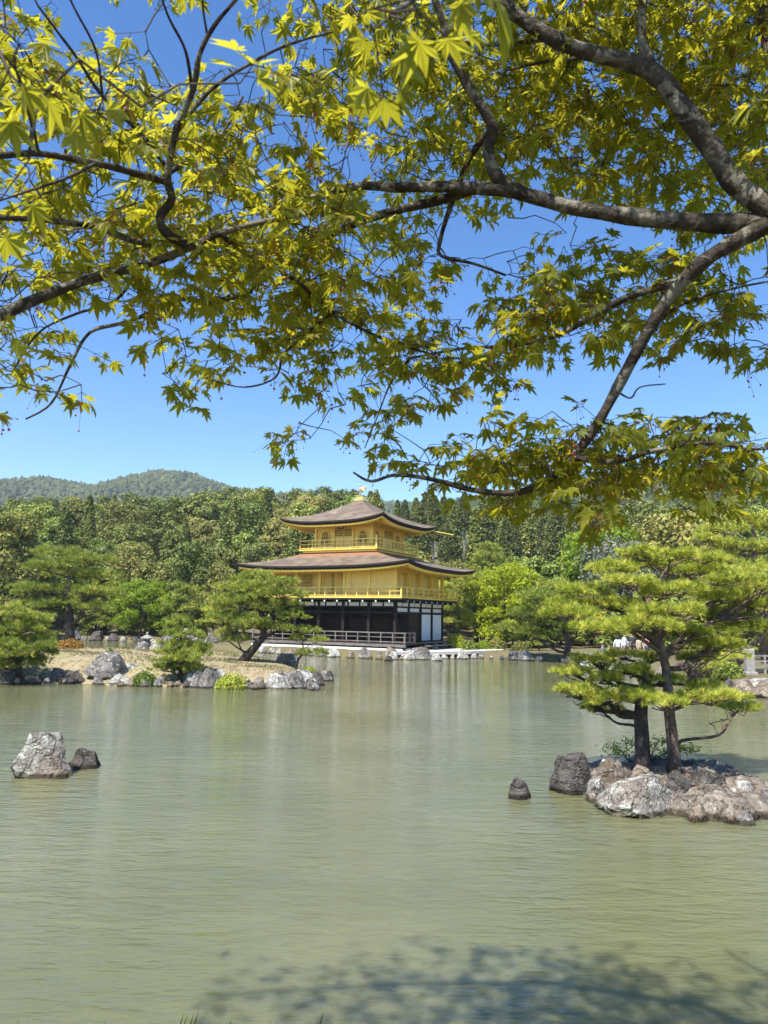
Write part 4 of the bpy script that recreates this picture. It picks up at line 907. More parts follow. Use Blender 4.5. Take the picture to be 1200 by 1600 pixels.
# ---- the great spreading pine on the headland, with a second one behind
def land_pine(bx_, by_, zb, Y, trunk_px, trad, padl, seed, label, mat='needle_bright', dens=70, tuft=(8, .2, .5, .009), jit=1.6, bark='bark_red', nsub=7, amp=0.09):
    b = at(bx_, by_, Y); z = ground_z(b[0], b[1]); g = np.random.RandomState(seed)
    r = empty('pine_tree', (b[0], b[1], z - 0.06)); tag(r, label, 'tree')
    return build_pine(r, [np.array(r.location)] + tpx(trunk_px, Y), trad, pads_px(padl, Y, g, jit=jit), seed, mat, tuft, dens, bark, nsub=nsub, amp=amp)
land_pine(1150, 1045, .5, 37.5, [(1145, 1025), (1135, 1000), (1140, 970), (1150, 945), (1145, 920)], [.3, .26, .22, .18, .12, .05],
          [(1100, 985, 42, 11), (1150, 975, 46, 11), (1200, 985, 46, 12), (1110, 950, 44, 11), (1165, 945, 46, 11), (1215, 955, 46, 12), (1090, 920, 36, 10), (1140, 915, 42, 10), (1195, 925, 44, 11), (1150, 895, 36, 9), (1235, 1000, 44, 12), (1120, 1012, 40, 9)], 61,
          'broad pine on the headland behind the islet crown', dens=60)
land_pine(1110, 1052, .5, 35.0, [(1080, 1050), (1060, 1040), (1085, 1025), (1100, 1015)], [.2, .18, .16, .12, .05],
          [(1100, 1034, 34, 8), (1140, 1030, 36, 9), (1130, 1048, 30, 9)], 62, 'low pine with dark bent trunk beside the headland rail', dens=80, jit=.6)
land_pine(885, 1014, .5, 53.5, [(888, 1000), (880, 985), (870, 968), (872, 945)], [.24, .2, .18, .14, .06],
          [(875, 920, 36, 9), (840, 935, 34, 10), (905, 938, 38, 10), (865, 950, 45, 10), (820, 962, 34, 10), (895, 965, 46, 10), (850, 978, 44, 9), (800, 985, 28, 9), (905, 985, 36, 9), (830, 995, 30, 9), (925, 952, 30, 9)], 63,
          'garden pine with dark slanting trunk at the water right of the gravel', 'needle', dens=60, tuft=(7, .26, .5, .014), bark='bark')
# tall twisted tree with pale limbs at the right
land_pine(1195, 1000, .5, 47, [(1190, 930), (1170, 880), (1185, 850), (1172, 820)], [.3, .26, .2, .15, .08],
          [(1130, 830, 36, 10), (1175, 812, 40, 10), (1225, 825, 36, 12), (1150, 855, 44, 11), (1200, 860, 40, 11), (1235, 880, 44, 12), (1120, 868, 34, 10), (1190, 890, 44, 11), (1100, 845, 26, 9)], 64,
          'tall yellow green tree with twisted pale trunk above the headland pine', 'needle_bright', dens=60, tuft=(7, .24, .8, .02), bark='bark_red')

# ---- dry grass and weeds on the island
def weeds(n, seed):
    q = np.random.RandomState(seed); P = np.array(ISL); V, Rn = [], []
    X = q.uniform(-22, P[:, 0].max(), n * 2); Y = q.uniform(P[:, 1].min(), 50, n * 2); s_ = sdist(X, Y, ISL); ok = (s_ > .15) & (wob(X, Y, 1.1, 1.0) + q.uniform(-.6, .6, n * 2) > .1); X, Y, s_ = X[ok], Y[ok], s_[ok]
    C = np.stack([X, Y, isl_h(X, Y, s_)], -1); return tufts(C, np.tile([0, 0, 1.0], (len(C), 1)), 5, .09, .6, .009, q, .38, .3)
V, F, rn = weeds(13000, 3)
M['weeds'] = leaf_mat('dry_weeds', [(0.0, (0.07, 0.075, 0.02)), (0.45, (0.17, 0.16, 0.05)), (0.75, (0.32, 0.26, 0.13)), (1.0, (0.44, 0.37, 0.22))], (0.3, 0.28, 0.08), 0.25)
tag(link('weeds', fast_mesh('weeds', V, F, rn), M['weeds']), 'dry yellowish weeds scattered over the island ground', 'weeds', kind='stuff')
# ------------------------------------------------------------------ garden shrubs
def shrub(px, py, zb, w, h, seed, mat, label, n=900, ls=0.05, onisl=True, Y=None, name='shrub'):
    g = np.random.RandomState(seed); p = onz(px, py, zb) if Y is None else at(px, py, Y)
    z = (isl_z(p[0], p[1]) if onisl else ground_z(p[0], p[1])); s = ppm(p); W_, H_ = w / s / 2, h / s
    r = empty(name, (p[0], p[1], z)); tag(r, label, 'shrub')
    st = MB()
    for k in range(6):
        a = g.uniform(0, 6.28); st.tube([(0, 0, -.03), (math.cos(a) * W_ * .3, math.sin(a) * W_ * .3, H_ * .4), (math.cos(a) * W_ * .6, math.sin(a) * W_ * .6, H_ * .75)], [.02, .015, .006], 5)
    st.build('stems', M['bark'], r)
    d = unit(g.normal(size=(n, 3))); d[:, 2] = np.abs(d[:, 2]); f = g.uniform(0.72, 1.05, n) * (1 + 0.14 * np.sin(d[:, 0] * 7 + seed) * np.cos(d[:, 1] * 6))
    V, F, rn = leaves(d * f[:, None] * [W_, W_ * .8, H_], d, ls, g)
    link('crown', fast_mesh('crown', V, F, rn), M[mat], r)
    return r
shrub(108, 1016, .9, 46, 14, 1, 'fol_rust', 'low rust orange shrub beside the broad old pine', 1200, .06)
shrub(225, 1068, .1, 38, 20, 2, 'fol_mid', 'rounded green azalea at the water beside the whitish island rock', 1300, .05)
shrub(362, 1072, .1, 52, 22, 3, 'needle_bright', 'yellow green azalea clump at the water below the leaning pine', 1500, .05)
shrub(482, 1048, .3, 26, 10, 4, 'needle_bright', 'small yellow green shrub behind the pale smooth boulder', 700, .045)
shrub(466, 1070, .1, 26, 9, 5, 'fol_mid', 'small leafy shrub under the pale smooth boulder at the water', 700, .045)
shrub(170, 1048, .3, 16, 12, 6, 'fol_mid', 'tiny green shrub growing between the big island boulders', 500, .04)
def islet_shrub():
    g = np.random.RandomState(9); p = onz(1015, 1196, .25); r = empty('shrub', (p[0], p[1] + .25, let_z(p[0], p[1] + .2))); tag(r, 'light green leafy shrub growing behind the islet pine trunks', 'shrub')
    st = MB(); C = []
    for (x, y) in ((960, 1168), (985, 1160), (1010, 1165), (1035, 1158), (1060, 1168), (1080, 1170), (1000, 1178), (1040, 1176), (968, 1178)):
        c = at(x, y, p[1] + .25 + g.uniform(-.15, .25)) - np.array(r.location); st.tube(wiggle((0, 0, 0), c, 5, .08, g), [.02, .015, .012, .008, .004], 5)
        C.append(c + g.normal(0, 1, (140, 3)) * [.11, .11, .045])
    st.build('stems', M['bark'], r); C = np.concatenate(C); V, F, rn = leaves(C, np.tile([0, -.2, 1.], (len(C), 1)), .028, g, .5, .2, .6)
    link('crown', fast_mesh('crown', V, F, rn), M['fol_fresh'], r)
islet_shrub()

# ------------------------------------------------------------------ forest tree kinds (each built once, then copied tree by tree)
def proto(name): r = empty(name); return r
def broadleaf(name, h, w, mat, seed, n=11000, ls=0.19, bark='bark', lobes=30, base=0.14):
    g = np.random.RandomState(seed); r = proto(name)
    mb = MB(); top = np.array([g.uniform(-.4, .4), g.uniform(-.4, .4), h * .62]); tk = wiggle((0, 0, -.5), top, 7, .03, g); mb.tube(tk, np.linspace(h * .022, h * .008, 7), 8)
    Cs, Ns = [], []; per = n // lobes
    for k in range(lobes):
        t = (k + .5) / lobes; a = k * 2.4 + g.uniform(-.4, .4); zc = h * (base + (1 - base) * (0.10 + 0.80 * t)); rr = w / 2 * math.sqrt(max(0.05, 1 - ((t - .32) / .75) ** 2)) * g.uniform(.45, .82)
        c = np.array([math.cos(a) * rr, math.sin(a) * rr, zc]); R_ = w * g.uniform(.13, .24)
        d = unit(g.normal(size=(per, 3))); d[:, 2] = np.where(d[:, 2] < -.35, -d[:, 2], d[:, 2])
        rad = R_ * (0.6 + 0.45 * g.uniform(0, 1, per)) * (1 + 0.22 * np.sin(d[:, 0] * 6 + k) * np.sin(d[:, 1] * 5 + 2 * k))
        Cs.append(c + d * rad[:, None] * [1, 1, .78]); Ns.append(d)
        if k % 2 == 0: mb.tube(wiggle(tk[g.randint(3, 6)], c, 5, .06, g), np.linspace(h * .008, h * .002, 5), 5)
    mb.build('trunk', M[bark], r, True)
    C, N = np.concatenate(Cs), np.concatenate(Ns); V, F, rn = leaves(C, N, ls, g, .5, .2, .55)
    link('crown', fast_mesh('crown', V, F, rn), M[mat], r); r['h'] = h
    return r
def conifer(name, h, w, mat, seed, n=9000, ls=0.25, base=0.12, bark='bark', power=0.8):
    g = np.random.RandomState(seed); r = proto(name)
    mb = MB().tube([(0, 0, -.6), (0.05, 0, h * .3), (-.05, .05, h * .65), (0, 0, h * .97)], [h * .02, h * .016, h * .01, h * .002], 8)
    Cs, Ns = [], []; nb = 90; per = n // nb
    for k in range(nb):
        t = k / nb; z = h * (base + (1 - base) * t); L = w / 2 * (1 - t) ** power * g.uniform(.65, 1.1) + .18; a = k * 2.399 + g.uniform(-.3, .3)
        u = g.uniform(0.15, 1, per) ** .7; sp = g.normal(0, 1, (per, 2)) * [L * .18 + .12, .22 + L * .06]
        x = u * L; y = sp[:, 0]; zz = z - (u ** 1.6) * L * .28 + sp[:, 1]
        Cs.append(np.stack([x * math.cos(a) - y * math.sin(a), x * math.sin(a) + y * math.cos(a), zz], -1)); Ns.append(np.tile([math.cos(a) * .6, math.sin(a) * .6, .6], (per, 1)))
        if k % 3 == 0: mb.tube([(0, 0, z), (math.cos(a) * L * .7, math.sin(a) * L * .7, z - L * .15)], [.05, .015], 4)
    mb.build('trunk', M[bark], r, True); C, N = np.concatenate(Cs), np.concatenate(Ns); V, F, rn = leaves(C, N, ls, g, .5, .2, .6)
    link('crown', fast_mesh('crown', V, F, rn), M[mat], r); r['h'] = h
    return r
def garden_pine(name, h, w, seed, mat='needle', np_=15, tall=False):
    g = np.random.RandomState(seed); r = proto(name)
    lean = g.uniform(-.25, .25, 2) * h * .5; T = [np.array([0, 0, -.4])] + [np.array([lean[0] * t + g.normal(0, .05 * h * t), lean[1] * t + g.normal(0, .05 * h * t), h * t]) for t in (.2, .42, .65, .88)]
    pads = []
    for k in range(np_):
        t = (k + .5) / np_; z = h * ((.5 if tall else .3) + (.5 if tall else .7) * t); a = k * 2.4 + g.uniform(-.4, .4); rr = w / 2 * (1 - t * .75) * g.uniform(.45, .85)
        pr = w * g.uniform(.15, .24) * (1.1 - .4 * t); pads.append((np.array([lean[0] * t + math.cos(a) * rr, lean[1] * t + math.sin(a) * rr, z]), (pr, pr, pr * g.uniform(.3, .45))))
    s = max(1.0, h / 5.0)
    build_pine(r, T, np.linspace(h * .04, h * .012, 5), pads, seed, mat, (6, .26, .6, .022), 42, 'bark', single=True, nsub=3); r['h'] = h
    return r
KIND = {
 'bush': [broadleaf('clipped_bush', 2.2, 3.2, 'fol_mid', 141, 3500, .1, lobes=14, base=0), broadleaf('clipped_bush', 2.2, 2.8, 'fol_tan', 142, 3500, .1, lobes=12, base=0)],
 'oak': [broadleaf('evergreen_oak', 12, 8.5, 'fol_dark', 101), broadleaf('evergreen_oak', 12, 7.0, 'fol_dark', 102, lobes=24)],
 'mid': [broadleaf('broadleaf_tree', 10, 7.5, 'fol_mid', 103), broadleaf('broadleaf_tree', 10, 6.2, 'fol_mid', 104, lobes=20)],
 'tan': [broadleaf('chinquapin_tree', 10, 8, 'fol_tan', 105), broadleaf('chinquapin_tree', 10, 6.6, 'fol_tan', 106, lobes=30)],
 'fresh': [broadleaf('young_maple_tree', 7, 6, 'fol_fresh', 107, 9000, .15, lobes=20)],
 'grey': [broadleaf('grey_leaved_tree', 8, 6.5, 'fol_grey', 108, 9000, .13)],
 'cyp': [conifer('cypress_tree', 16, 5.6, 'fol_dark', 109), conifer('cypress_tree', 16, 4.8, 'fol_dark', 110, power=.6)],
 'cedar': [conifer('cedar_tree', 20, 5.2, 'fol_cedar', 111, base=.46, bark='cedar_bark', power=.6), conifer('cedar_tree', 20, 4.6, 'fol_cedar', 112, base=.55, bark='cedar_bark', power=.5)],
 'pine': [garden_pine('garden_pine', 5, 6, 113), garden_pine('garden_pine', 5, 5.2, 114, 'needle_bright', 13), garden_pine('garden_pine', 5, 5.6, 115)],
 'tallpine': [garden_pine('tall_pine', 11, 7.5, 116, 'needle', 20, True), garden_pine('tall_pine', 11, 6.5, 117, 'needle', 18, True)],
}
used = set()
def place(kind, X, Y, h, label, group, seed, z=None, wx=1.0):
    g = np.random.RandomState(seed); i = g.randint(len(KIND[kind])); P = KIND[kind][i]
    if (kind, i) in used:
        r = P.copy(); col.objects.link(r)
        for ch in P.children:
            c = ch.copy(); col.objects.link(c); c.parent = r
    else: used.add((kind, i)); r = P
    s = h / P['h']; r.location = (X, Y, (ground_z(X, Y) if z is None else z) - .1); r.rotation_euler = (0, 0, g.uniform(0, 6.28)); r.scale = (s * wx, s * wx, s)
    if not label:
        label, group = {'pine': ('cloud-pruned garden pine on the lawn behind the pond', 'garden pines behind the pond'), 'bush': ('rounded low bush on the lawn behind the pond', 'low bushes behind the pond')}[kind]
    tag(r, label, 'tree' if kind != 'bush' else 'shrub')
    if group: r['group'] = group
    elif 'group' in r: del r['group']
    return r
def forest():
    g = np.random.RandomState(77); line = [(-100, 800), (0, 790), (60, 782), (110, 768), (180, 782), (240, 778), (330, 778), (400, 768), (440, 772), (470, 764), (520, 758), (555, 766), (620, 768), (700, 770), (800, 766), (900, 768), (1000, 770), (1100, 772), (1300, 770)]
    lx, ly = zip(*line); n = 0; placed = []
    LAB = {'oak': ('dark bushy evergreen tree in the wood behind the pond', 'dark bushy evergreens in the wood'), 'mid': ('mid green leafy tree in the wood behind the pond', 'mid green trees in the wood'),
           'tan': ('tan flowering tree in the wood behind the pond', 'tan flowering trees in the wood'), 'fresh': ('bright fresh green tree in the wood behind the pond', 'fresh green trees in the wood'),
           'grey': ('grey green soft-leaved tree in the wood behind the pond', 'grey green trees in the wood'), 'cyp': ('dark conical cypress in the wood behind the pond', 'cypresses in the wood'),
           'cedar': ('tall bare-trunked cedar in the wood behind the pavilion', 'tall cedars in the wood'), 'pine': ('cloud-pruned garden pine on the lawn behind the pond', 'garden pines behind the pond'), 'tallpine': ('tall open-crowned pine in the wood behind the pond', 'tall pines in the wood')}
    Ys = [72, 78, 84, 91, 99, 108, 118, 129, 141, 154, 168]
    for ri, Y in enumerate(Ys):
        half = Y * 0.60 + 3; sp = [4.8, 4.6, 4.8, 5.2, 5.6, 5.8, 6, 6.2, 6.4, 6.8, 7.4][ri]; m = int(2 * half / sp)
        for k in range(m):
            X = -half + (k + g.uniform(.15, .85)) * 2 * half / m; y = Y + g.uniform(-3, 3)
            s = float(-sdist(np.array([X]), np.array([y]), POND)[0])
            if s < 1.5 or math.hypot(X + 2, y - 63.7) < 14: continue
            z = ground_z(X, y); px, pyb = topx((X, y, z))
            if ri == 0 and (px > 560 and px < 820): continue
            if px < -60 or px > 1260: continue
            u = g.uniform()
            if ri <= 1: kind, h = ('pine', g.uniform(3.6, 6.2)) if u < .75 else (('mid', g.uniform(4.5, 6)) if u < .9 else ('fresh', g.uniform(4, 5.5)))
            elif ri == 2: kind, h = ('pine', g.uniform(5.5, 7.5)) if u < .4 else (('mid', g.uniform(6.5, 8.5)) if u < .7 else ('tan', g.uniform(6.5, 8.5)))
            elif ri <= 4: kind, h = (('tan', g.uniform(8, 11)) if u < .3 else ('mid', g.uniform(8, 11)) if u < .58 else ('tallpine', g.uniform(9, 12)) if u < .78 else ('oak', g.uniform(9, 11.5)) if u < .93 else ('fresh', 7))
            elif ri <= 6: kind, h = (('tan', g.uniform(9, 12)) if u < .27 else ('mid', g.uniform(9, 12)) if u < .48 else ('oak', g.uniform(10, 13)) if u < .75 else ('cyp', g.uniform(12, 15)))
            else: kind, h = (('oak', g.uniform(11, 15)) if u < .42 else ('cyp', g.uniform(13, 18)) if u < .58 else ('tan', g.uniform(10, 14)) if u < .76 else ('mid', g.uniform(10, 14)) if u < .92 else ('tallpine', g.uniform(12, 15)))
            if 560 < px < 930 and ri >= 5: kind, h = ('cedar', g.uniform(17, 22)) if u < .72 else ('cyp', g.uniform(15, 19))
            if px > 930 and ri >= 7: kind = 'cyp' if u < .3 else 'oak' if u < .8 else 'mid'
            # no top rises above the tree line of the photograph
            yl = np.interp(px, lx, ly) - (14 if px < 430 else 4) + (g.uniform(0, 12) if ri >= 9 else g.uniform(4, 26) if ri >= 7 else g.uniform(18, 60) if ri >= 5 else (105 if 690 < px < 900 else 45))
            d = ray(px, yl); zt = CAM_H + d[2] / d[1] * y
            if ri >= 9: h = max(8, min(25, zt - z)) * (1.0 if u < .6 else .85)
            elif ri >= 7: h = max(6, min(h * 1.4, zt - z)) 
            else: h = max(3, min(h, zt - z))
            lab, grp = LAB[kind]
            zone = 'beyond the dry island' if px < 430 else 'behind the pavilion' if px < 700 else 'beyond the gravel court' if px < 930 else 'beyond the islet pines'
            dep = 'at the front of the wood' if ri < 3 else 'in the middle of the wood' if ri < 6 else 'high in the wood' if ri < 9 else 'on the skyline of the wood'
            head = lab.split(' in the wood')[0].split(' on the lawn')[0]; lab = head + ' ' + dep + ' ' + zone; grp = grp.split(' in the wood')[0].split(' behind the pond')[0] + ' ' + dep + ' ' + zone
            place(kind, X, y, h, lab, grp, g.randint(99999), z); n += 1
    # garden pines and low bushes fill the lawns between shore and wood
    for k in range(46):
        X, y = (g.uniform(9.5, 34), g.uniform(57, 74)) if k < 30 else (g.uniform(-40, -17), g.uniform(77, 86))
        s = float(-sdist(np.array([X]), np.array([y]), POND)[0])
        if s < 2.0 or math.hypot(X + 2, y - 63.7) < 13.5 or any(math.hypot(X - a, y - b) < 2.6 for a, b in placed): continue
        px, _ = topx((X, y, 1))
        if px > 1240 or (700 < px < 800 and y < 62): continue
        placed.append((X, y)); place('pine' if g.uniform() < .62 else 'bush', X, y, g.uniform(2.6, 5.2) if k % 3 else g.uniform(1.6, 2.6), '', None, g.randint(99999))
    print('forest trees', n)
forest()
# trees the photograph lets one single out
def tree_px(kind, x, y, Y, yt, label, seed, wx=1.0):
    p = at(x, y, Y); z = ground_z(p[0], p[1]); h = at(x, yt, Y)[2] - z
    r = place(kind, p[0], Y, h, label, None, seed, z, wx); return r
KIND['lime'] = [broadleaf('young_maple_tree', 7, 6.4, 'fol_lime', 131, 10000, .13, lobes=26, base=.05)]
tree_px('lime', 787, 985, 66, 878, 'brilliant yellow green young maple right of the pavilion', 3, 1.0)
tree_px('fresh', 948, 960, 82, 820, 'vivid green tree crown above the grey green tree', 4, 1.0)
tree_px('grey', 962, 960, 76, 842, 'silvery grey green tree in front of the vivid green crown', 5, 1.0)
tree_px('tan', 1062, 960, 80, 803, 'large golden tan tree with rounded billowing crown above the headland pine', 6, 1.15)
tree_px('pine', 745, 990, 70, 900, 'garden pine standing just behind the pavilion corner', 7, 1.0)
tree_px('pine', 700, 985, 76, 925, 'low garden pine under the pavilion eave at the back', 8)
tree_px('tallpine', 760, 985, 84, 850, 'open pine rising behind the pavilion beside the lime maple', 9)
tree_px('mid', 850, 985, 72, 868, 'rounded mid green tree between the lime maple and the garden pine', 10)
tree_px('tan', 0, 980, 78, 800, 'tan tree with heavy dark hollow crown at the left wood edge', 11, 1.0)
tree_px('fresh', 222, 985, 80, 905, 'fresh green low tree behind the stone lantern', 12, 1.2)
for k, (x, Y, yt, lab) in enumerate([(150, 83, 948, 'garden pine on the far shore just right of the broad old island pine'), (185, 84, 940, 'garden pine on the far shore seen over the stone lantern rocks'), (205, 82, 965, 'low garden pine on the far shore behind the stone lantern'),
        (255, 82, 955, 'garden pine on the far shore between the lantern and the bushy pine'), (300, 80, 940, 'garden pine on the far shore directly behind the bushy pine'), (330, 79, 955, 'small garden pine on the channel shore behind the white channel rock'),
        (352, 76, 930, 'garden pine on the channel shore behind the leaning pine trunk'), (60, 82, 950, 'garden pine on the far shore behind the low spreading pine')]):
    tree_px('pine', x, 1003, Y, yt, lab, 40 + k, 1.15)
place('mid', 12.5, 66, 3.4, 'low rounded green tree beside the gravel path', None, 13)
for k, (x, y, Y, w, h, mt, lab) in enumerate([(712, 985, 62, 34, 22, 'fol_lime', 'yellow green shrub at the pavilion back corner'), (735, 1000, 60, 26, 14, 'fol_mid', 'round clipped shrub behind the gravel'), (755, 1000, 61, 22, 12, 'fol_fresh', 'small fresh green shrub at the gravel edge'),
        (775, 996, 62, 30, 16, 'fol_tan', 'olive shrub under the lime maple'), (815, 1003, 60, 34, 14, 'fol_tan', 'olive low shrub beside the garden pine'), (1090, 1046, 36, 60, 26, 'fol_tan', 'yellow olive shrub on the headland by the rail'), (1140, 1052, 34.5, 46, 24, 'fol_mid', 'green shrub at the headland water edge'), (1010, 1036, 38, 40, 14, 'fol_mid', 'green shrub below the visitors')]):
    shrub(x, y, .5, w, h, 200 + k, mt, lab, 1200, .085 if Y > 50 else .06, False, Y)
# ------------------------------------------------------------------ rail, posts and visitors on the headland path
FY = 46.5
def rail_fence(xa, xb, y, Y, label, bays):
    p, q = at(xa, y, Y), at(xb, y, Y + 0.6); zg = ground_z(*((p + q) / 2)[:2]); r = empty('rail_fence', (p[0], p[1], zg)); tag(r, label, 'fence')
    d = (q - p) / bays; d[2] = 0
    for k in range(bays + 1): bx('post', (d[0] * k, d[1] * k, .45), (.1, .1, .98), M['pale_wood'], r, 0.01)
    for z in (.35, .62, .88):
        for k in range(bays): MB().bar((d[0] * k, d[1] * k, z), (d[0] * (k + 1), d[1] * (k + 1), z), .05, .08).build('rail', M['pale_wood'], r)
M['pale_wood'] = rough_mat('pale_rail_wood', [(0.3, (0.2, 0.185, 0.165)), (0.7, (0.36, 0.34, 0.31))], 6, 0.8, 0.3, 0.01, (0.4, 1, 1))
rail_fence(915, 1022, 1024, 45.0, 'pale wooden rail fence in front of the visitors', 5)
rail_fence(1172, 1240, 1036, 37.0, 'pale wooden rail fence beside the squared stone post', 3)
p = at(1171, 1036, 36.6); sp = empty('stone_post', (p[0], p[1], ground_z(p[0], p[1]))); tag(sp, 'squared grey stone post at the end of the path rail', 'post')
MB().box((0, 0, .62), (.42, .36, 1.24)).build('shaft', M['concrete'], sp, bevel=.03); MB().box((0, 0, .05), (.56, .5, .2)).build('foot', M['concrete'], sp, bevel=.02)
p = at(995, 1040, 42); st = None

SKIN = plain('skin', (0.5, 0.33, 0.25), 0.6); HAIR = plain('hair', (0.025, 0.018, 0.015), 0.6)
def person(x, y, Y, rz, top, legs, label, h=1.66, hair_long=False, arm=0.0, hat=None):
    p = at(x, y, Y); r = empty('person', (p[0], p[1], ground_z(p[0], p[1]) - .01), rz); tag(r, label, 'person', 'visitors on the headland path'); s = h / 1.7
    r.scale = (s, s, s)
    V = [(0, 0, .95), (0, 0, 1.1), (0, 0, 1.28), (0, .01, 1.42), (0, 0, 1.5), (0, -.01, 1.56), (0, -.015, 1.63), (0, -.01, 1.68)]; Rr = [.15, .14, .16, .13, .055, .085, .1, .07]
    E = [(i, i + 1) for i in range(7)]; reg = ['l', 't', 't', 't', 's', 's', 's', 's']
    def add(pts, rad, root, rg):
        last = root
        for q_, a, c in zip(pts, rad, rg): V.append(q_); Rr.append(a); reg.append(c); E.append((last, len(V) - 1)); last = len(V) - 1
        return last
    for sx in (-1, 1):
        bend = arm if sx > 0 else 0.1
        el = (sx * .26, -.02 - bend * .1, 1.14); wr = (sx * (.27 - bend * .12), -.06 - bend * .28, .92 + bend * .32)
        w = add([(sx * .18, 0, 1.4), el, wr], [.06, .045, .032], 3, 'tts')
        hd = np.array(wr) - np.array(el); hd = hd / np.linalg.norm(hd)
        pm = add([tuple(np.array(wr) + hd * .07)], [.03], w, 's')
        for k in range(4):
            b = np.array(wr) + hd * .09 + np.array([0, (k - 1.5) * .02, 0]); L = (.06, .07, .065, .05)[k]; add([tuple(b + hd * L * .5), tuple(b + hd * L + np.array([-sx * .015, 0, 0]))], [.009, .007], pm, 'ss')
        add([tuple(np.array(wr) + hd * .06 + np.array([0, -.035, 0])), tuple(np.array(wr) + hd * .09 + np.array([0, -.05, 0]))], [.011, .008], w, 'ss')
        add([(sx * .09, 0, .88), (sx * .1, -.02, .5), (sx * .1, .01, .09), (sx * .11, -.12, .035)], [.1, .065, .045, .035], 0, 'lllb')
    me = bpy.data.meshes.new('body'); me.from_pydata(V, E, []); o = link('body', me)
    sk = o.modifiers.new('skin', 'SKIN'); sk.use_smooth_shade = True
    for i, d in enumerate(me.skin_vertices[0].data): d.radius = (Rr[i] * (1.25 if reg[i] == 't' and i < 4 else 1), Rr[i]); d.use_root = (i == 0)
    o.modifiers.new('sub', 'SUBSURF').levels = 1
    bpy.context.view_layer.update(); dg = bpy.context.evaluated_depsgraph_get(); m2 = bpy.data.meshes.new_from_object(o.evaluated_get(dg)); bpy.data.objects.remove(o)
    m2.materials.clear(); mats = {'s': 0, 't': 1, 'l': 2, 'b': 3}
    for mm in (SKIN, plain('shirt', top), plain('trousers', legs), HAIR): m2.materials.append(mm)
    VV = np.array(V)
    for f in m2.polygons:
        f.material_index = mats[reg[int(np.argmin(((VV - np.array(f.center)) ** 2).sum(1)))]]; f.use_smooth = True
    ob = link('body', m2, None, r)
    hp = [(.09, 1.6), (.112, 1.66), (.1, 1.73), (.06, 1.77), (.01, 1.785)] if not hair_long else [(.1, 1.46), (.12, 1.6), (.117, 1.67), (.1, 1.74), (.06, 1.77), (.01, 1.785)]
    MB().lathe(hp, 12, (0, .02, 0)).build('hair', HAIR, r, True)
    MB().tube([(0, -.1, 1.63), (0, -.125, 1.615), (0, -.11, 1.6)], [.012, .016, .01], 6).build('nose', SKIN, r, True)
    for sx in (-1, 1):
        MB().lathe([(.004, -.006), (.011, 0), (.004, .006)], 6, (sx * .034, -.1, 1.645)).build('eye', HAIR, r, True); MB().lathe([(.01, -.025), (.018, 0), (.01, .025)], 6, (sx * .1, 0, 1.63)).build('ear', SKIN, r, True)
    MB().box((0, -.098, 1.573), (.045, .012, .01)).build('mouth', plain('lips', (0.4, 0.16, 0.13)), r)
    if hat: MB().lathe([(.2, 1.7), (.2, 1.715), (.115, 1.72), (.11, 1.8), (.02, 1.815)], 14).build('hat', plain('hat', hat), r, True)
    return r
for a in [(952, 1021, 46.2, .2, (.32, .45, .62), (.05, .06, .1), 'visitor in light blue shirt and dark trousers behind the rail', 1.7, False, .8),
          (966, 1021, 46.9, -.5, (.62, .66, .72), (.06, .06, .07), 'visitor in pale grey top with long hair behind the rail', 1.6, True, .2),
          (976, 1021, 46.3, .8, (.68, .7, .74), (.2, .2, .22), 'visitor in white shirt beside the pale grey top', 1.72, False, .9),
          (988, 1021, 47.2, -.2, (.03, .035, .045), (.03, .03, .035), 'visitor dressed all in black behind the rail', 1.74, False, .1),
          (999, 1021, 46.4, .4, (.5, .4, .3), (.3, .27, .22), 'visitor in tan top and sun hat behind the rail', 1.58, True, .3, (.6, .5, .38)),
          (1009, 1021, 47.0, -.6, (.55, .3, .26), (.1, .12, .2), 'visitor in faded red top behind the rail', 1.64, True, .6),
          (942, 1021, 47.2, .1, (.08, .1, .16), (.12, .11, .1), 'visitor in navy jacket at the end of the rail', 1.68, False, .2)]:
    person(*a)

# ------------------------------------------------------------------ the overhanging maples
def leaf_shape():
    """seven-lobed palmate leaf, stalk end at the origin, tip along +y, about one unit long"""
    ang = [0, 36, -36, 74, -74, 115, -115]; ln = [1.0, .88, .88, .66, .66, .36, .36]
    lob = sorted(zip(ang, ln)); c = np.array([0, .12, 0]); V = [c]; F = []
    pts = []
    for i, (a, l) in enumerate(lob):
        t = R(a); d = np.array([math.sin(t), math.cos(t), 0]); s = np.array([d[1], -d[0], 0])
        if i == 0: pts.append(c + np.array([math.sin(R(a - 25)), math.cos(R(a - 25)), 0]) * .1)
        pts += [c + d * l * .5 - s * l * .165, c + d * l * .80 - s * l * .075, c + d * l * 1.0, c + d * l * .80 + s * l * .075, c + d * l * .5 + s * l * .165]
        nx = lob[i + 1] if i < 6 else (a + 50, .3); m = R((a + nx[0]) / 2); pts.append(c + np.array([math.sin(m), math.cos(m), 0]) * (.31 if i < 6 else .1))
    n = len(pts); V += pts; F = [(0, i + 1, (i + 1) % n + 1) for i in range(n)]
    return np.array(V), np.array(F)
LV, LF = leaf_shape()
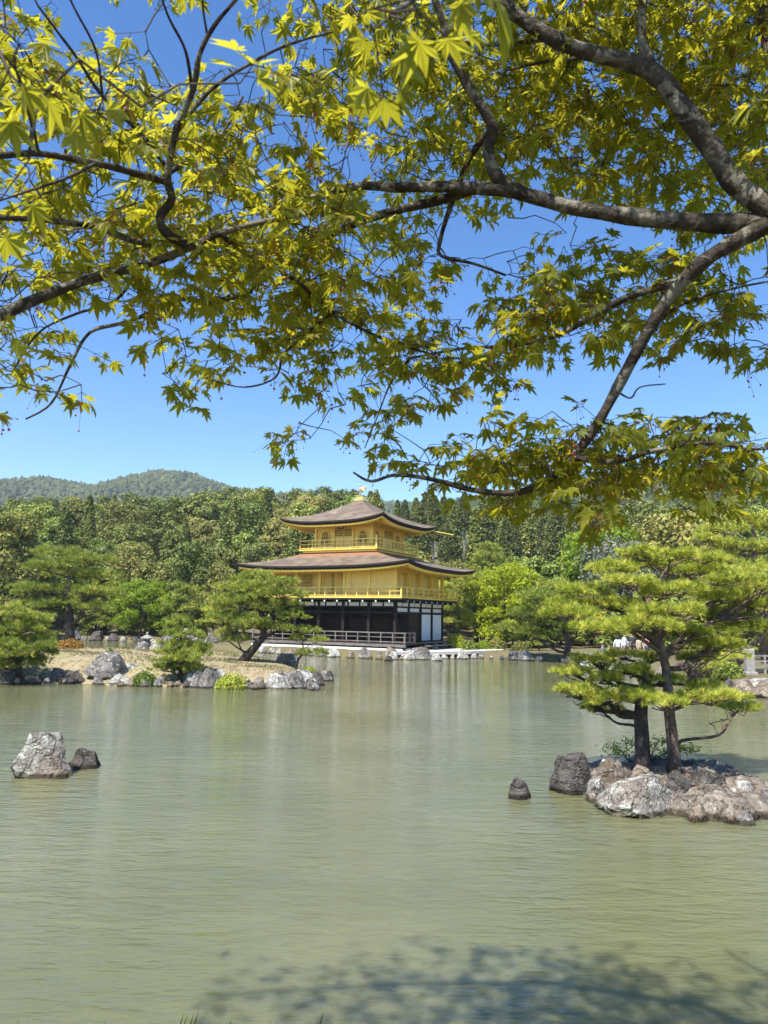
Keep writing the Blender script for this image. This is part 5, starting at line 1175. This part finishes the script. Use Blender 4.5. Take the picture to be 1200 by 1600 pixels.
def leaf_variant(g):
    V = LV.copy(); r = np.hypot(V[:, 0], V[:, 1] - .12)
    th = np.arctan2(V[:, 0], V[:, 1] - .12); f = 1 + .16 * np.sin(th * 2 + g.uniform(0, 6.28)) * g.uniform(0, 1) + .12 * np.sin(th * 3 + g.uniform(0, 6.28)); V[:, 0] *= f; V[:, 1] = .12 + (V[:, 1] - .12) * f
    V[:, 2] = -g.uniform(.0, .85) * r ** 2 + g.uniform(-.25, .25) * V[:, 0] * V[:, 1] + g.uniform(-.3, .45) * np.abs(V[:, 0]) + g.normal(0, .012, len(V)); V[:, 0] *= g.uniform(.85, 1.1)
    return V
gm = np.random.RandomState(404)
VAR = [leaf_variant(gm) for _ in range(24)]
GRID = """20011000446888988999999999
65033102367789999999999999
56244344468678999999999999
45566766754767999999999999
45667777641689999999998999
46667788875678888799987899
56778888998456632243256789
67777788999876522434235567
56766678898775344667656567
32366567788443256777765656
45200466788777677663545444
55300665666777552101441233
54200200144664100000200000
22000000042541134665665200
00000000010314577777777662
00000000000001223564454100"""
GRID = [[int(c) for c in row[:24].ljust(24, '0')] for row in GRID.split('\n')]
def depth(x, y, g):
    if y > 640 and x > 600: return g.uniform(2.2, 2.9)
    if x > 620 and y > 380: return g.uniform(2.35, 3.1)
    if x > 560: return g.uniform(2.7, 3.9)
    if y > 440: return g.uniform(2.2, 3.1)
    return g.uniform(2.0, 3.1)
def limb(pts, w, d0, d1):
    """photo-pixel polyline with widths in pixels, range running d0..d1 -> world points, radii"""
    n = len(pts); D = np.linspace(d0, d1, n); P = np.array([rng(x, y, d) for (x, y), d in zip(pts, D)]); W_ = np.linspace(w[0] * .68, w[1] * .8, n)
    # subdivide with a smooth curve
    t = np.linspace(0, n - 1, (n - 1) * 5 + 1); Q = []
    for u in t:
        i = min(int(u), n - 2); f = u - i; p0, p1, p2, p3 = P[max(i - 1, 0)], P[i], P[i + 1], P[min(i + 2, n - 1)]
        Q.append(.5 * (2 * p1 + (p2 - p0) * f + (2 * p0 - 5 * p1 + 4 * p2 - p3) * f * f + (3 * p1 - p0 - 3 * p2 + p3) * f ** 3))
    Q = np.array(Q); Dn = np.linalg.norm(Q - EYE, axis=1); Rr = np.interp(t, range(n), W_) / 2 / FPX * Dn
    Rr = Rr * (1 + 0.10 * np.sin(np.arange(len(Rr)) * 1.3) * np.cos(np.arange(len(Rr)) * .37 + w[0]))
    return Q, Rr
RL = [([(1290, 365), (1200, 350), (1100, 348), (1000, 340), (900, 325), (800, 300), (700, 292), (620, 293), (560, 291), (500, 305), (430, 330)], (44, 8), 2.4, 2.65),
      ([(1280, 352), (1200, 322), (1150, 288), (1110, 230), (1060, 160), (1030, 122), (985, 98), (900, 76), (840, 46), (790, 10), (740, -40)], (46, 18), 2.4, 2.7),
      ([(815, 303), (778, 278), (763, 235), (768, 195), (735, 140), (705, 85), (690, 30), (670, -30)], (30, 10), 2.52, 2.75),
      ([(735, 298), (690, 312), (600, 334), (540, 356), (470, 385), (400, 380)], (22, 9), 2.56, 2.7),
      ([(765, 205), (735, 245), (705, 320), (688, 375), (690, 400), (740, 412), (790, 430)], (14, 4), 2.9, 2.9),
      ([(1200, 352), (1160, 372), (1100, 408), (1050, 460), (1010, 522), (972, 592), (930, 668), (890, 720), (845, 757), (800, 770), (740, 766), (680, 750), (620, 742), (580, 752), (552, 738)], (34, 4), 2.4, 2.25),
      ([(1060, 440), (980, 465), (930, 492), (870, 524), (800, 540), (720, 545), (640, 560)], (17, 4), 2.38, 2.6),
      ([(1030, 122), (1005, 70), (1003, 20), (1010, -40)], (20, 12), 2.55, 2.8),
      ([(895, 715), (960, 722), (1015, 706), (1100, 692), (1180, 702), (1240, 690)], (14, 5), 2.27, 2.4),
      ([(905, 80), (860, 62), (780, 70), (700, 62), (640, 65)], (10, 5), 2.6, 2.8),
      ([(985, 98), (930, 90), (860, 95), (790, 110)], (10, 4), 2.57, 2.9),
      ([(1000, 545), (1030, 500), (1080, 470), (1150, 450), (1200, 440)], (9, 3), 2.5, 2.4),
      ([(962, 610), (985, 622), (1000, 605), (1040, 600)], (5, 2), 2.48, 2.4),
      ([(640, 560), (610, 600), (590, 650), (570, 700)], (5, 2), 2.7, 2.6),
      ([(850, 527), (800, 560), (760, 570)], (6, 2), 2.6, 2.5),
      ([(1200, 330), (1240, 250), (1230, 150), (1200, 60), (1190, -60)], (34, 18), 2.5, 3.2),
      ([(1290, 340), (1330, 150), (1250, -80), (1100, -260), (900, -400), (700, -450)], (44, 12), 2.5, 4.2),
      ([(740, -40), (640, -120), (520, -200), (400, -300)], (16, 6), 3.3, 4.0)]
LL = [([(-90, 545), (-30, 508), (60, 466), (140, 436), (220, 416), (290, 390), (345, 364), (420, 345), (500, 330)], (26, 8), 1.9, 2.3),
      ([(300, 386), (262, 366), (250, 340), (268, 312), (262, 275), (275, 205), (302, 140), (312, 85), (335, 40), (372, -5), (400, -50)], (22, 4), 2.05, 2.1),
      ([(-60, 240), (0, 243), (60, 240), (150, 255), (215, 272), (262, 285)], (11, 13), 1.7, 2.2),
      ([(-60, 338), (0, 340), (80, 345), (150, 355), (215, 378), (265, 380)], (9, 12), 1.9, 2.2),
      ([(345, 366), (400, 408), (460, 436), (520, 488), (600, 530), (680, 555)], (12, 4), 2.25, 2.6),
      ([(390, 455), (330, 472), (255, 462), (235, 488), (190, 505), (140, 520), (110, 570), (80, 630), (40, 655)], (13, 3), 2.6, 2.7),
      ([(430, 345), (410, 420), (390, 455)], (9, 12), 2.4, 2.6),
      ([(265, 268), (225, 215), (160, 150), (120, 90), (90, 50), (60, 10)], (9, 3), 2.2, 2.0),
      ([(160, 150), (150, 80), (120, 20), (100, -20)], (5, 3), 2.05, 2.0),
      ([(275, 205), (330, 140), (390, 100), (450, 70), (520, 50)], (9, 3), 2.2, 2.4),
      ([(300, 140), (290, 80), (265, 30), (250, -10)], (7, 3), 2.2, 2.1),
      ([(325, 60), (318, 20), (315, -20)], (5, 3), 2.2, 2.2),
      ([(265, 270), (320, 235), (350, 205), (380, 150)], (10, 4), 2.2, 2.3),
      ([(60, 240), (50, 190), (30, 120), (0, 80)], (6, 3), 1.8, 1.5),
      ([(440, 555), (430, 590), (380, 605), (320, 590)], (6, 2), 2.6, 2.5), ([(520, 488), (480, 520), (440, 555)], (7, 6), 2.45, 2.6),
      ([(150, 255), (100, 280), (40, 300), (-20, 320)], (7, 3), 1.9, 1.7),
      ([(220, 416), (180, 470), (120, 490), (60, 520), (20, 580)], (7, 3), 2.3, 2.5)]
def maple(limbs, trunk, name, label, region, nspray, extra, seed, budget, wl=()):
    g = np.random.RandomState(seed); root = empty(name, trunk[0][0]); o = np.array(root.location); tag(root, label, 'tree')
    MB().tube([np.array(p) - o for p, r in trunk], [r for p, r in trunk], 16).build('trunk', M['maple_bark'], root, True)
    S = []
    for pts, w, d0, d1 in limbs:
        Q, Rr = limb(pts, w, d0, d1); MB().tube(Q - o, Rr, 10).build('branch', M['maple_bark'] if max(w) > 8 else M['twig'], root, True); S.append(Q)
    for P_w, r0, r1 in wl:
        P_w = np.array(P_w, float); Q = np.concatenate([P_w[i] + (P_w[i + 1] - P_w[i]) * np.linspace(0, 1, 7)[:, None] for i in range(len(P_w) - 1)]); MB().tube(Q - o, np.linspace(r0, r1, len(Q)), 9).build('branch', M['maple_bark'], root, True); S.append(Q)
    S = np.concatenate(S); NB = len(S)
    # where sprays of leaves hang
    cells = [(r, c, v) for r, row in enumerate(GRID) for c, v in enumerate(row) if v and region(c * 50 + 25, r * 50 + 25)]
    wgt = np.array([v ** 2.2 * (2.2 if r >= 13 and c >= 12 else 1.5 if 8 <= r < 13 and c >= 9 else 1.0) for r, c, v in cells], float); wgt /= wgt.sum(); sp = []
    for k in g.choice(len(cells), nspray, p=wgt):
        r, c, v = cells[k]; x, y = c * 50 + g.uniform(0, 50), r * 50 + g.uniform(0, 50); sp.append(rng(x, y - 8, depth(x, y, g)))
    sp += extra(g); sp = np.array(sp)
    dd = np.array([np.min(np.linalg.norm(S - p, axis=1)) for p in sp]); order = np.argsort(dd)
    tw = MB(); L = []; ST = []; seeds = []
    for k in order:
        p = sp[k]; dv = S - p; ds = np.linalg.norm(dv, axis=1) + np.where(np.arange(len(S)) < NB, .06, 0); j = int(ds.argmin()); b = S[j]
        ln = np.linalg.norm(p - b)
        if ln > 1.1: continue
        path = wiggle(b, p, 5 if ln > .12 else 3, .07, g); path[1:-1, 2] += .03 * ln
        r0 = .0016 + .0045 * min(ln, .8); tw.tube(path - o, np.linspace(r0, .0013, len(path)), 4, False); S = np.concatenate([S, path[1:]])
        gd = p - path[-2]; gd[2] *= .5; gd = unit(gd + g.normal(0, .35, 3) * [1, 1, .3])
        perp = unit(np.cross(gd, [0, 0, 1])); dr = g.uniform(.1, .8); e = p
        for nod in range(g.randint(2, 4)):
            e2 = e + gd * g.uniform(.028, .05) + [0, 0, -.006]; tw.tube([e - o, e2 - o], [.0013, .0011], 3, False); e = e2
            for s in (-1, 1):
                if g.uniform() < .1: continue
                pt = unit(gd * g.uniform(.2, .8) + perp * s * g.uniform(.6, 1.0) + [0, 0, g.uniform(-.35, .15)]); lb = e + pt * g.uniform(.018, .035); tw.tube([e - o, lb - o], [.0009, .0007], 3, False)
                L.append((lb, unit(pt + [0, 0, -dr]), g.uniform(.028, .053), unit(np.array([0, 0, 1.0]) + g.normal(0, .42, 3) + gd * .35)))
        if g.uniform() < .8: L.append((e, unit(gd + [0, 0, -dr]), g.uniform(.034, .055), unit(np.array([0, 0, 1.0]) + g.normal(0, .4, 3) + gd * .4)))
        if g.uniform() < .3 and np.linalg.norm(e - EYE) > 1.7: seeds.append(e)
    tag(tw.build('twigs', M['twig'], root), kind='stuff')
    def frame(d, n):
        z = unit(n - d * (n @ d)); x = np.cross(d, z); return np.stack([x, d, z], 1)
    # the leaves that show largest are pieces of their own, the rest one mass
    def shown(l):
        x, y = topx(l[0]); c = l[0] - EYE; dist = np.linalg.norm(c)
        return l[2] / dist if (-10 < x < 1210 and -10 < y < 1610 and c @ FW > 0.2) else 0
    L.sort(key=shown, reverse=True); me_v = []
    for v in VAR[:12]:
        for rv in (g.uniform(.15, .45), g.uniform(.5, .9)): me_v.append(fast_mesh('leaf', v, LF, np.full(len(v), rv)))
    for lb, d, s, n in L[:budget]:
        ob = link('leaf', me_v[g.randint(len(me_v))], M['maple_leaf'], root); Mx = Matrix(frame(d, n).tolist()).to_4x4(); Mx.translation = Vector(lb - o); ob.matrix_basis = Mx @ Matrix.Scale(s, 4)
    Vs, Rn = [], []
    for lb, d, s, n in L[budget:]:
        Vs.append(VAR[g.randint(24)] * s @ frame(d, n).T + (lb - o)); Rn.append(np.full(len(LV), np.clip(g.normal(.48, .26), 0, 1)))
    m = len(Vs); FF = (LF[None] + (np.arange(m) * len(LV))[:, None, None]).reshape(-1, 3)
    tag(link('foliage', fast_mesh('foliage', np.concatenate(Vs), FF, np.concatenate(Rn)), M['maple_leaf'], root), kind='stuff')
    sm = MB()
    for e in seeds:
        for k in range(g.randint(4, 9)):
            q_ = e + g.normal(0, .022, 3) + [0, 0, -.035]; sm.tube([e - o, q_ - o], .0005, 3, False); rr = g.uniform(.0028, .0048)
            sm.add([q_ - o + np.array(v) * rr for v in ((1, 0, 0), (-1, 0, 0), (0, 1, 0), (0, -1, 0), (0, 0, 1), (0, 0, -1))], [(0, 2, 4), (2, 1, 4), (1, 3, 4), (3, 0, 4), (2, 0, 5), (1, 2, 5), (3, 1, 5), (0, 3, 5)])
    tag(sm.build('seeds', M['berry'], root), kind='stuff'); print(name, 'leaves', len(L))
    return root
def extra_r(g):     # crown above and behind the picture
    out = []
    for k in range(420): out.append(rng(g.uniform(500, 1500), g.uniform(-420, 0), g.uniform(2.6, 4.2)))
    for k in range(1250): out.append(np.array([np.clip(g.normal(-.7, 1.25), -3.4, 2.0), np.clip(g.normal(2.6, .5), 1.6, 3.6), g.uniform(6.2, 6.9)]))
    for k in range(400): out.append(np.array([g.uniform(-1.0, 2.4), g.uniform(-.3, 2.2), g.uniform(5.2, 6.6)]))
    for k in range(3): out.append(rng(g.uniform(570, 650), g.uniform(5, 50), g.uniform(.95, 1.15)))
    for k in range(60): out.append(rng(g.uniform(1200, 1400), g.uniform(0, 740), g.uniform(2.3, 3.2)))
    return out
def extra_l(g): return [rng(g.uniform(-250, 0), g.uniform(50, 650), g.uniform(1.8, 2.8)) for k in range(90)] + [rng(g.uniform(-100, 420), g.uniform(-220, -30), g.uniform(2.0, 2.8)) for k in range(8)] + \
    [rng(30, 70, 1.1), rng(25, 110, 1.15), rng(45, 250, 1.2), rng(375, 130, 1.35)]
tr_r = [((2.05, 1.9, 1.0), .2), ((1.98, 1.95, 1.8), .16), ((1.86, 2.0, 2.7), .14), ((1.7, 2.05, 3.4), .12), (rng(1290, 358, 2.5), .07)]
tr_l = [((-2.0, 1.3, 1.15), .15), ((-1.95, 1.4, 1.9), .12), ((-1.75, 1.5, 2.7), .09), ((-1.5, 1.55, 3.3), .06), (rng(-90, 545, 2.0), .026)]
WL = [([(1.7, 2.05, 3.4), (1.6, 1.6, 4.6), (.9, 1.2, 5.6), (0, 1.0, 6.2), (-1, 1.2, 6.6)], .09, .02), ([(1.65, 1.75, 4.3), (1.4, 2.4, 5.5), (.4, 2.8, 6.4), (-.8, 3.0, 6.6), (-1.9, 2.9, 6.7), (-3.3, 2.7, 6.7)], .07, .015),
      ([(1.7, 2.0, 3.6), (1.9, 1.2, 5.2), (2.0, .4, 6.0), (1.4, -.3, 6.4)], .07, .02), ([(1.4, 2.4, 5.5), (1.3, 3.2, 6.3), (1.0, 3.6, 6.6)], .04, .015), (np.array([rng(800, -80, 1.9), rng(720, -45, 1.5), rng(650, -5, 1.15), rng(610, 25, 1.02)]), .006, .003), (np.array([rng(740, -40, 3.3), rng(790, -90, 2.6), rng(800, -80, 1.9)]), .012, .006)]
lf = lambda x, y: x < 440 or (x < 560 and y > 440)
maple(RL, [(np.array(p), r) for p, r in tr_r], 'maple_tree', 'large maple with heavy mottled limbs reaching over the water from the right', lambda x, y: not lf(x, y), 1300, extra_r, 21, 180, WL)
maple(LL, [(np.array(p), r) for p, r in tr_l], 'maple_tree', 'maple with thin pale branches reaching in from the left over the pond', lf, 410, extra_l, 22, 120)

# ------------------------------------------------------------------ grass on the near bank
g = np.random.RandomState(8); Vg, Rg = [], []
def blade(p, h, lean, w=.004):
    t = np.array([lean, g.uniform(-.05, .05), 1.0]); a = np.array(p); s = np.array([w, 0, 0])
    Vg.extend([a - s, a + s, a + t * h * .55 + s * .8 - [0, 0, 0], a + t * h * .55 - s * .8, a + t * h + [lean * h * .5, 0, 0]]); Rg.extend([g.uniform()] * 5)
for k in range(900):
    x, y = g.uniform(-3.5, 3.5), g.uniform(2.6, 3.5); blade((x, y, ground_z(x, y) - .02), g.uniform(.05, .13), g.normal(0, .25))
for px, py in ((285, 1578), (290, 1582), (300, 1580), (307, 1576), (358, 1592), (420, 1592), (495, 1590), (503, 1574), (430, 1596), (640, 1597), (700, 1597)):
    y = 3.35; tip = at(px, py, y); z = ground_z(tip[0], y) - .02; blade((tip[0] - .02, y, z), tip[2] - z, .02 / max(.05, tip[2] - z), .005)
n = len(Vg) // 5; base = (np.arange(n) * 5)[:, None, None]; FF = (np.array([[0, 1, 2], [0, 2, 3], [3, 2, 4]])[None] + base).reshape(-1, 3)
tag(link('grass', fast_mesh('grass', np.array(Vg), FF, Rg), M['grass']), 'dark grass blades at the edge of the near bank', 'grass', kind='stuff')

# ------------------------------------------------------------------ the air between here and the hills
hm = bpy.data.materials.new('haze'); hm.use_nodes = True; ht = hm.node_tree; ht.nodes.remove(ht.nodes['Principled BSDF'])
hv = ht.nodes.new('ShaderNodeVolumePrincipled'); hv.inputs['Color'].default_value = (0.86, 0.93, 1.0, 1); hv.inputs['Density'].default_value = 0.0002; hv.inputs['Anisotropy'].default_value = 0.1
ht.links.new(hv.outputs[0], ht.nodes['Material Output'].inputs['Volume'])
hz = bx('haze', (0, 1980, 116), (6100, 4100, 242), hm, None); tag(hz, kind='stuff'); tag(hz, 'thin pale air veiling the far wooded hills', 'haze')
